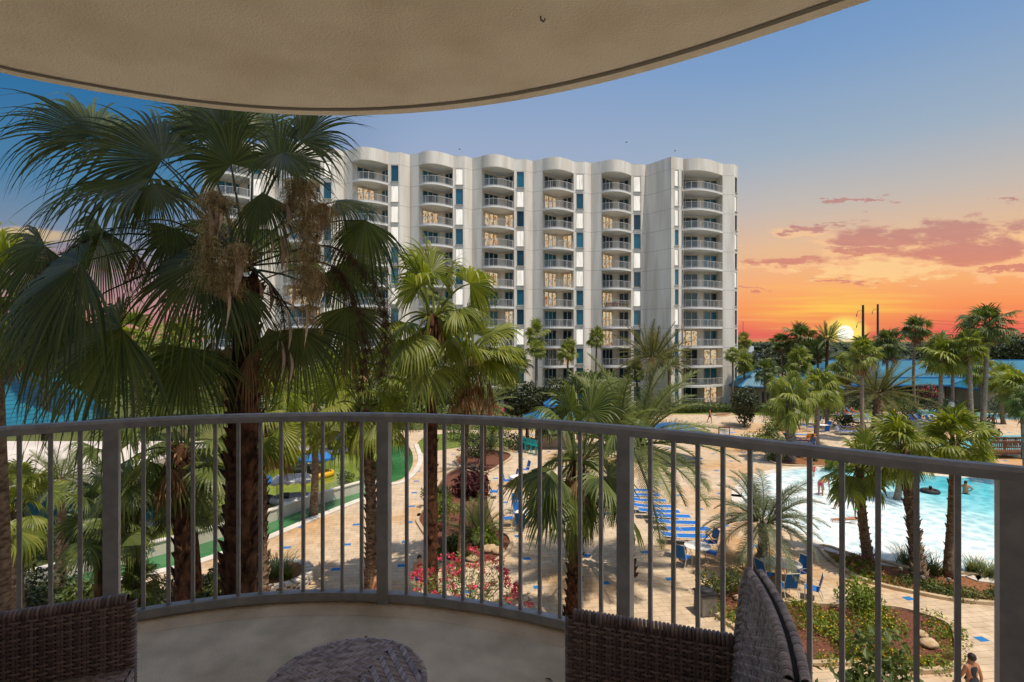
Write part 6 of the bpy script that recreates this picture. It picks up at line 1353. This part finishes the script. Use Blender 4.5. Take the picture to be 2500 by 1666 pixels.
    if wear:
        sv=[pel+T*.06,pel-T*.03]; sr=[(.152,.118),(.155,.122)]; se=[(0,1)]
        for hp,kn in lg:
            b=len(sv); sv+=[hp,hp.lerp(kn,.55)]; sr+=[.105,.098]; se+=[(1,b),(b,b+1)]
        me=skin_mesh('shorts',[tr(v) for v in sv],se,[tuple(a*k for a in r) if hasattr(r,'__len__') else r*k for r in sr],1); o=bpy.data.objects.new('shorts',me); COL.objects.link(o); o.parent=t; me.materials.append(M[wear])
    if top:
        sv=[pel+T*.05,vs[1],vs[2],vs[2]+T*.10]; me=skin_mesh('shirt',[tr(v) for v in sv],[(0,1),(1,2),(2,3)],[tuple(a*k for a in r) for r in ((.152,.118),(.142,.106),(.182,.122),(.12,.08))],1); o=bpy.data.objects.new('shirt',me); COL.objects.link(o); o.parent=t; me.materials.append(M[top])
    return t
sit=dict(torso=(0,.45,.9),th=((-.12,-1,.12),(.12,-1,.12)),sh=((0,-.9,-.35),(0,-.9,-.35)),ua=((-.3,.3,-.8),(.3,.3,-.8)),fa=((0,-.7,-.4),(0,-.7,-.4)),head=(0,.2,1))
walk=dict(th=((-.05,-.35,-1),(.05,.30,-1)),sh=((0,-.05,-1),(0,.55,-1)),ua=((-.2,.25,-1),(.2,-.25,-1)),fa=((-.1,-.1,-1),(.1,-.6,-.9)))
def g3(v): return (v.x,v.y,0)
person('tanned man in pink shorts bending down in the shallow pool',g3(z6(708,348)),115,1.8,'skin_tan','hair_d','pink_shorts',torso=(0,-.93,.22),ua=((-.1,-.1,-1),(.1,-.1,-1)),fa=((.1,-.15,-1),(-.1,-.15,-1)),head=(0,-.9,-.1),dz=-.12)
person('boy in green shorts standing in the shallow pool',g3(z6(942,497)),160,1.22,'skin_dk','hair_d','green_shorts',ua=((-.35,-.2,-1),(.35,-.2,-1)),fa=((.2,-.7,.6),(-.2,-.7,.6)),dz=-.06)
person('boy in blue shorts behind a baluster in the pool',g3(z6(822,440)),60,1.2,'skin_tan','hair_d','blue_shorts',dz=-.10,**walk)
person('child crouching in the pool water beside the boys',g3(z6(896,388)),80,1.2,'skin_lt','hair_b','blue_shorts',torso=(0,-.75,.6),th=((-.2,-.9,.3),(.2,-.9,.3)),sh=((0,.3,-1),(0,.3,-1)),head=(0,-.9,.4),dz=-.16)
person('boy lying flat in the shallow water, blue shorts',g3(z6(868,528)),78,1.35,'skin_tan','hair_d','blue_shorts',lie=83,ua=((-.5,0,1),(.5,0,1)),fa=((.3,-.2,1),(-.3,-.2,1)),dz=-.05)
person('small child in a red swimsuit at the far pool edge',g3(z6(662,226)),10,1.0,'skin_lt','hair_b','red_suit','red_suit',dz=-.03,**walk)
person('man standing waist deep at the right of the pool',g3(z6(1652,340)),150,1.75,'skin_tan','hair_d','black_cloth',dz=-.85,ua=((-.6,-.2,-.6),(.6,-.2,-.6)),fa=((.5,-.5,-.5),(-.5,-.5,-.5)))
person('swimmer in a black float ring in the pool',g3(z6(1422,328)),180,1.7,'skin_dk','hair_d',None,dz=-1.25,ua=((-.9,-.3,-.2),(.9,-.3,-.2)),fa=((.3,-.9,0),(-.3,-.9,0)))
q=z6(1420,330); mb=MB(); mb.tube([(.42*math.cos(a*PI/10),.42*math.sin(a*PI/10),.08) for a in range(21)],.13,8); tag(obj('swim_ring',mb,M['black'],None,True,loc=(q.x,q.y,.02)),'black inflatable swim ring around a swimmer','swim ring')
person('person in dark top with sunglasses on head at bottom right',(gx(2372,14.1)[0],14.1,0),190,1.7,'skin_tan','hair_d','black_cloth','black_cloth',**walk)
person('walking man in teal shorts partly behind the booted palm',(gx(918,19.0)[0],19.0,0),90,1.78,'skin_tan','hair_b','teal_shorts',**walk)
person('person in pink top mostly hidden behind the dark palm trunk',(gx(1024,20.6)[0],20.6,0),20,1.65,'skin_lt','hair_b','blue_shorts','pink',**walk)
person('tiny far walker in grey near the hedge',(gx(1733,63)[0],63,0),90,1.7,'skin_tan','hair_d','black_cloth','gray_cloth',**walk)
person('left of the dark couple walking arm in arm on the deck',(gx(2415,58)[0],58,0),150,1.72,'skin_dk','hair_d','black_cloth','white_cloth',longhair=True,**walk)
person('right of the dark couple walking on the deck, bare back',(gx(2425,57.6)[0],57.6,0),160,1.8,'skin_dk','hair_d','black_cloth',**walk)
person('person with yellow float sitting on the far pool edge',g3(G(2437,1066)),150,1.7,'skin_dk','hair_d','yellow',**sit)
person('dark head of a bather by the footbridge, left one',g3(G(2434,1080)),180,1.7,'skin_dk','hair_d','black_cloth',dz=-1.15); person('bather up to the neck beyond the bridge rail',g3(G(2450,1082)),180,1.7,'skin_dk','hair_d','black_cloth',dz=-1.35); person('broad backed bather beyond the bridge rail at right',g3(G(2480,1088)),180,1.8,'skin_dk','hair_d','black_cloth',dz=-1.05,ua=((-.7,0,-.6),(.7,0,-.6)))
def on(px,py,dz=.40): q=G(px,py); return (q.x,q.y,dz)
person('shirtless tanned man sitting on a lounger on the upper deck',on(2032,1019,.38),70,1.8,'skin_tan','hair_d','white_cloth',**sit)
person('dark haired sunbather reclining beside the shirtless man',on(2045,1016,.38),70,1.7,'skin_tan','hair_d','gray_cloth',**sit)
person('woman in red reclining on the upper deck, left one',on(2063,1018,.38),50,1.68,'skin_tan','hair_d','red_suit','red_suit',longhair=True,**sit)
person('farther woman in red reclining by the shrub row',on(2083,1015,.38),50,1.68,'skin_tan','hair_b','red_suit','red_suit',longhair=True,**sit)
person('person lying face up on the lounger by the sabal palm',on(1950,1086,.37),90,1.7,'skin_lt','hair_b','red_suit',lie=-88)
person('person sitting in the chair with the orange towel',on(1980,1093,.42),185,1.72,'skin_dk','hair_d','red_suit','blue_dk',**sit)
person('sunbather in white hat beyond the far pool',g3(G(2271,998)),170,1.7,'skin_lt','white_cloth','white_cloth','white_cloth',**sit); person('child in red at the left of the far pool',g3(G(2258,1000)),170,1.2,'skin_tan','hair_d','red_suit','red_suit',**sit); person('swimmer with dark hair in the far pool',g3(G(2310,1012)),180,1.7,'skin_tan','hair_d',None,dz=-1.3)
person('person in yellow top behind the far lounger row',g3(G(2182,1026)),190,1.7,'skin_dk','hair_d','black_cloth','yellow',**walk)

# flower pots on one tower balcony, birds above the roof
rg=random.Random(12); k=6; fx=[(crx[k]+p[0],cry[k]-1.7+p[1]+.25) for p in curve[2:15]]
fb_=thing('flower_box','row of flowering pots along one balcony of the fifth stack','flower box',(fx[6][0],fx[6][1],Z0+FH*5)); mb=MB()
for q in fx: mb.lathe([(.10,0),(.15,.3),(.13,.3),(0,.28)],8,(q[0]-fx[6][0],q[1]-fx[6][1],0))
obj('pot',mb,M['soil'],fb_); cl=[(V((q[0]-fx[6][0],q[1]-fx[6][1],.55)),(.22,.16,.25)) for q in fx]; mb=MB(); leaves(mb,rg,cl,520,.16,.6,.4); obj('leaf_mass',mb,M['shrub'],fb_); mb=MB(); leaves(mb,rg,cl,150,.12,.9,.8); obj('blossom',mb,M['pink'],fb_)
for px,py,lab in ((1123,365,'tiny dark bird above the second parapet wave'),(1530,348,'tiny dark bird high above the fourth parapet wave'),(1648,369,'tiny dark bird just above the grey corner wall')):
    p=P(px,py,60); t=thing('bird',lab,'bird',tuple(p),rg.uniform(0,3),None,.55); mb=MB(); mb.ell((0,0,0),(.07,.17,.07),8,6); mb.tube([(0,.13,.02),(0,.3,.03)],[.05,.02],6); mb.add([(0,-.06,.03),(.30,-.02,.12),(.26,.08,.11),(0,.08,.03)],[(0,1,2,3)]); mb.add([(0,-.06,.03),(0,.08,.03),(-.26,.08,.11),(-.30,-.02,.12)],[(0,1,2,3)]); obj('body',mb,M['black'],t)
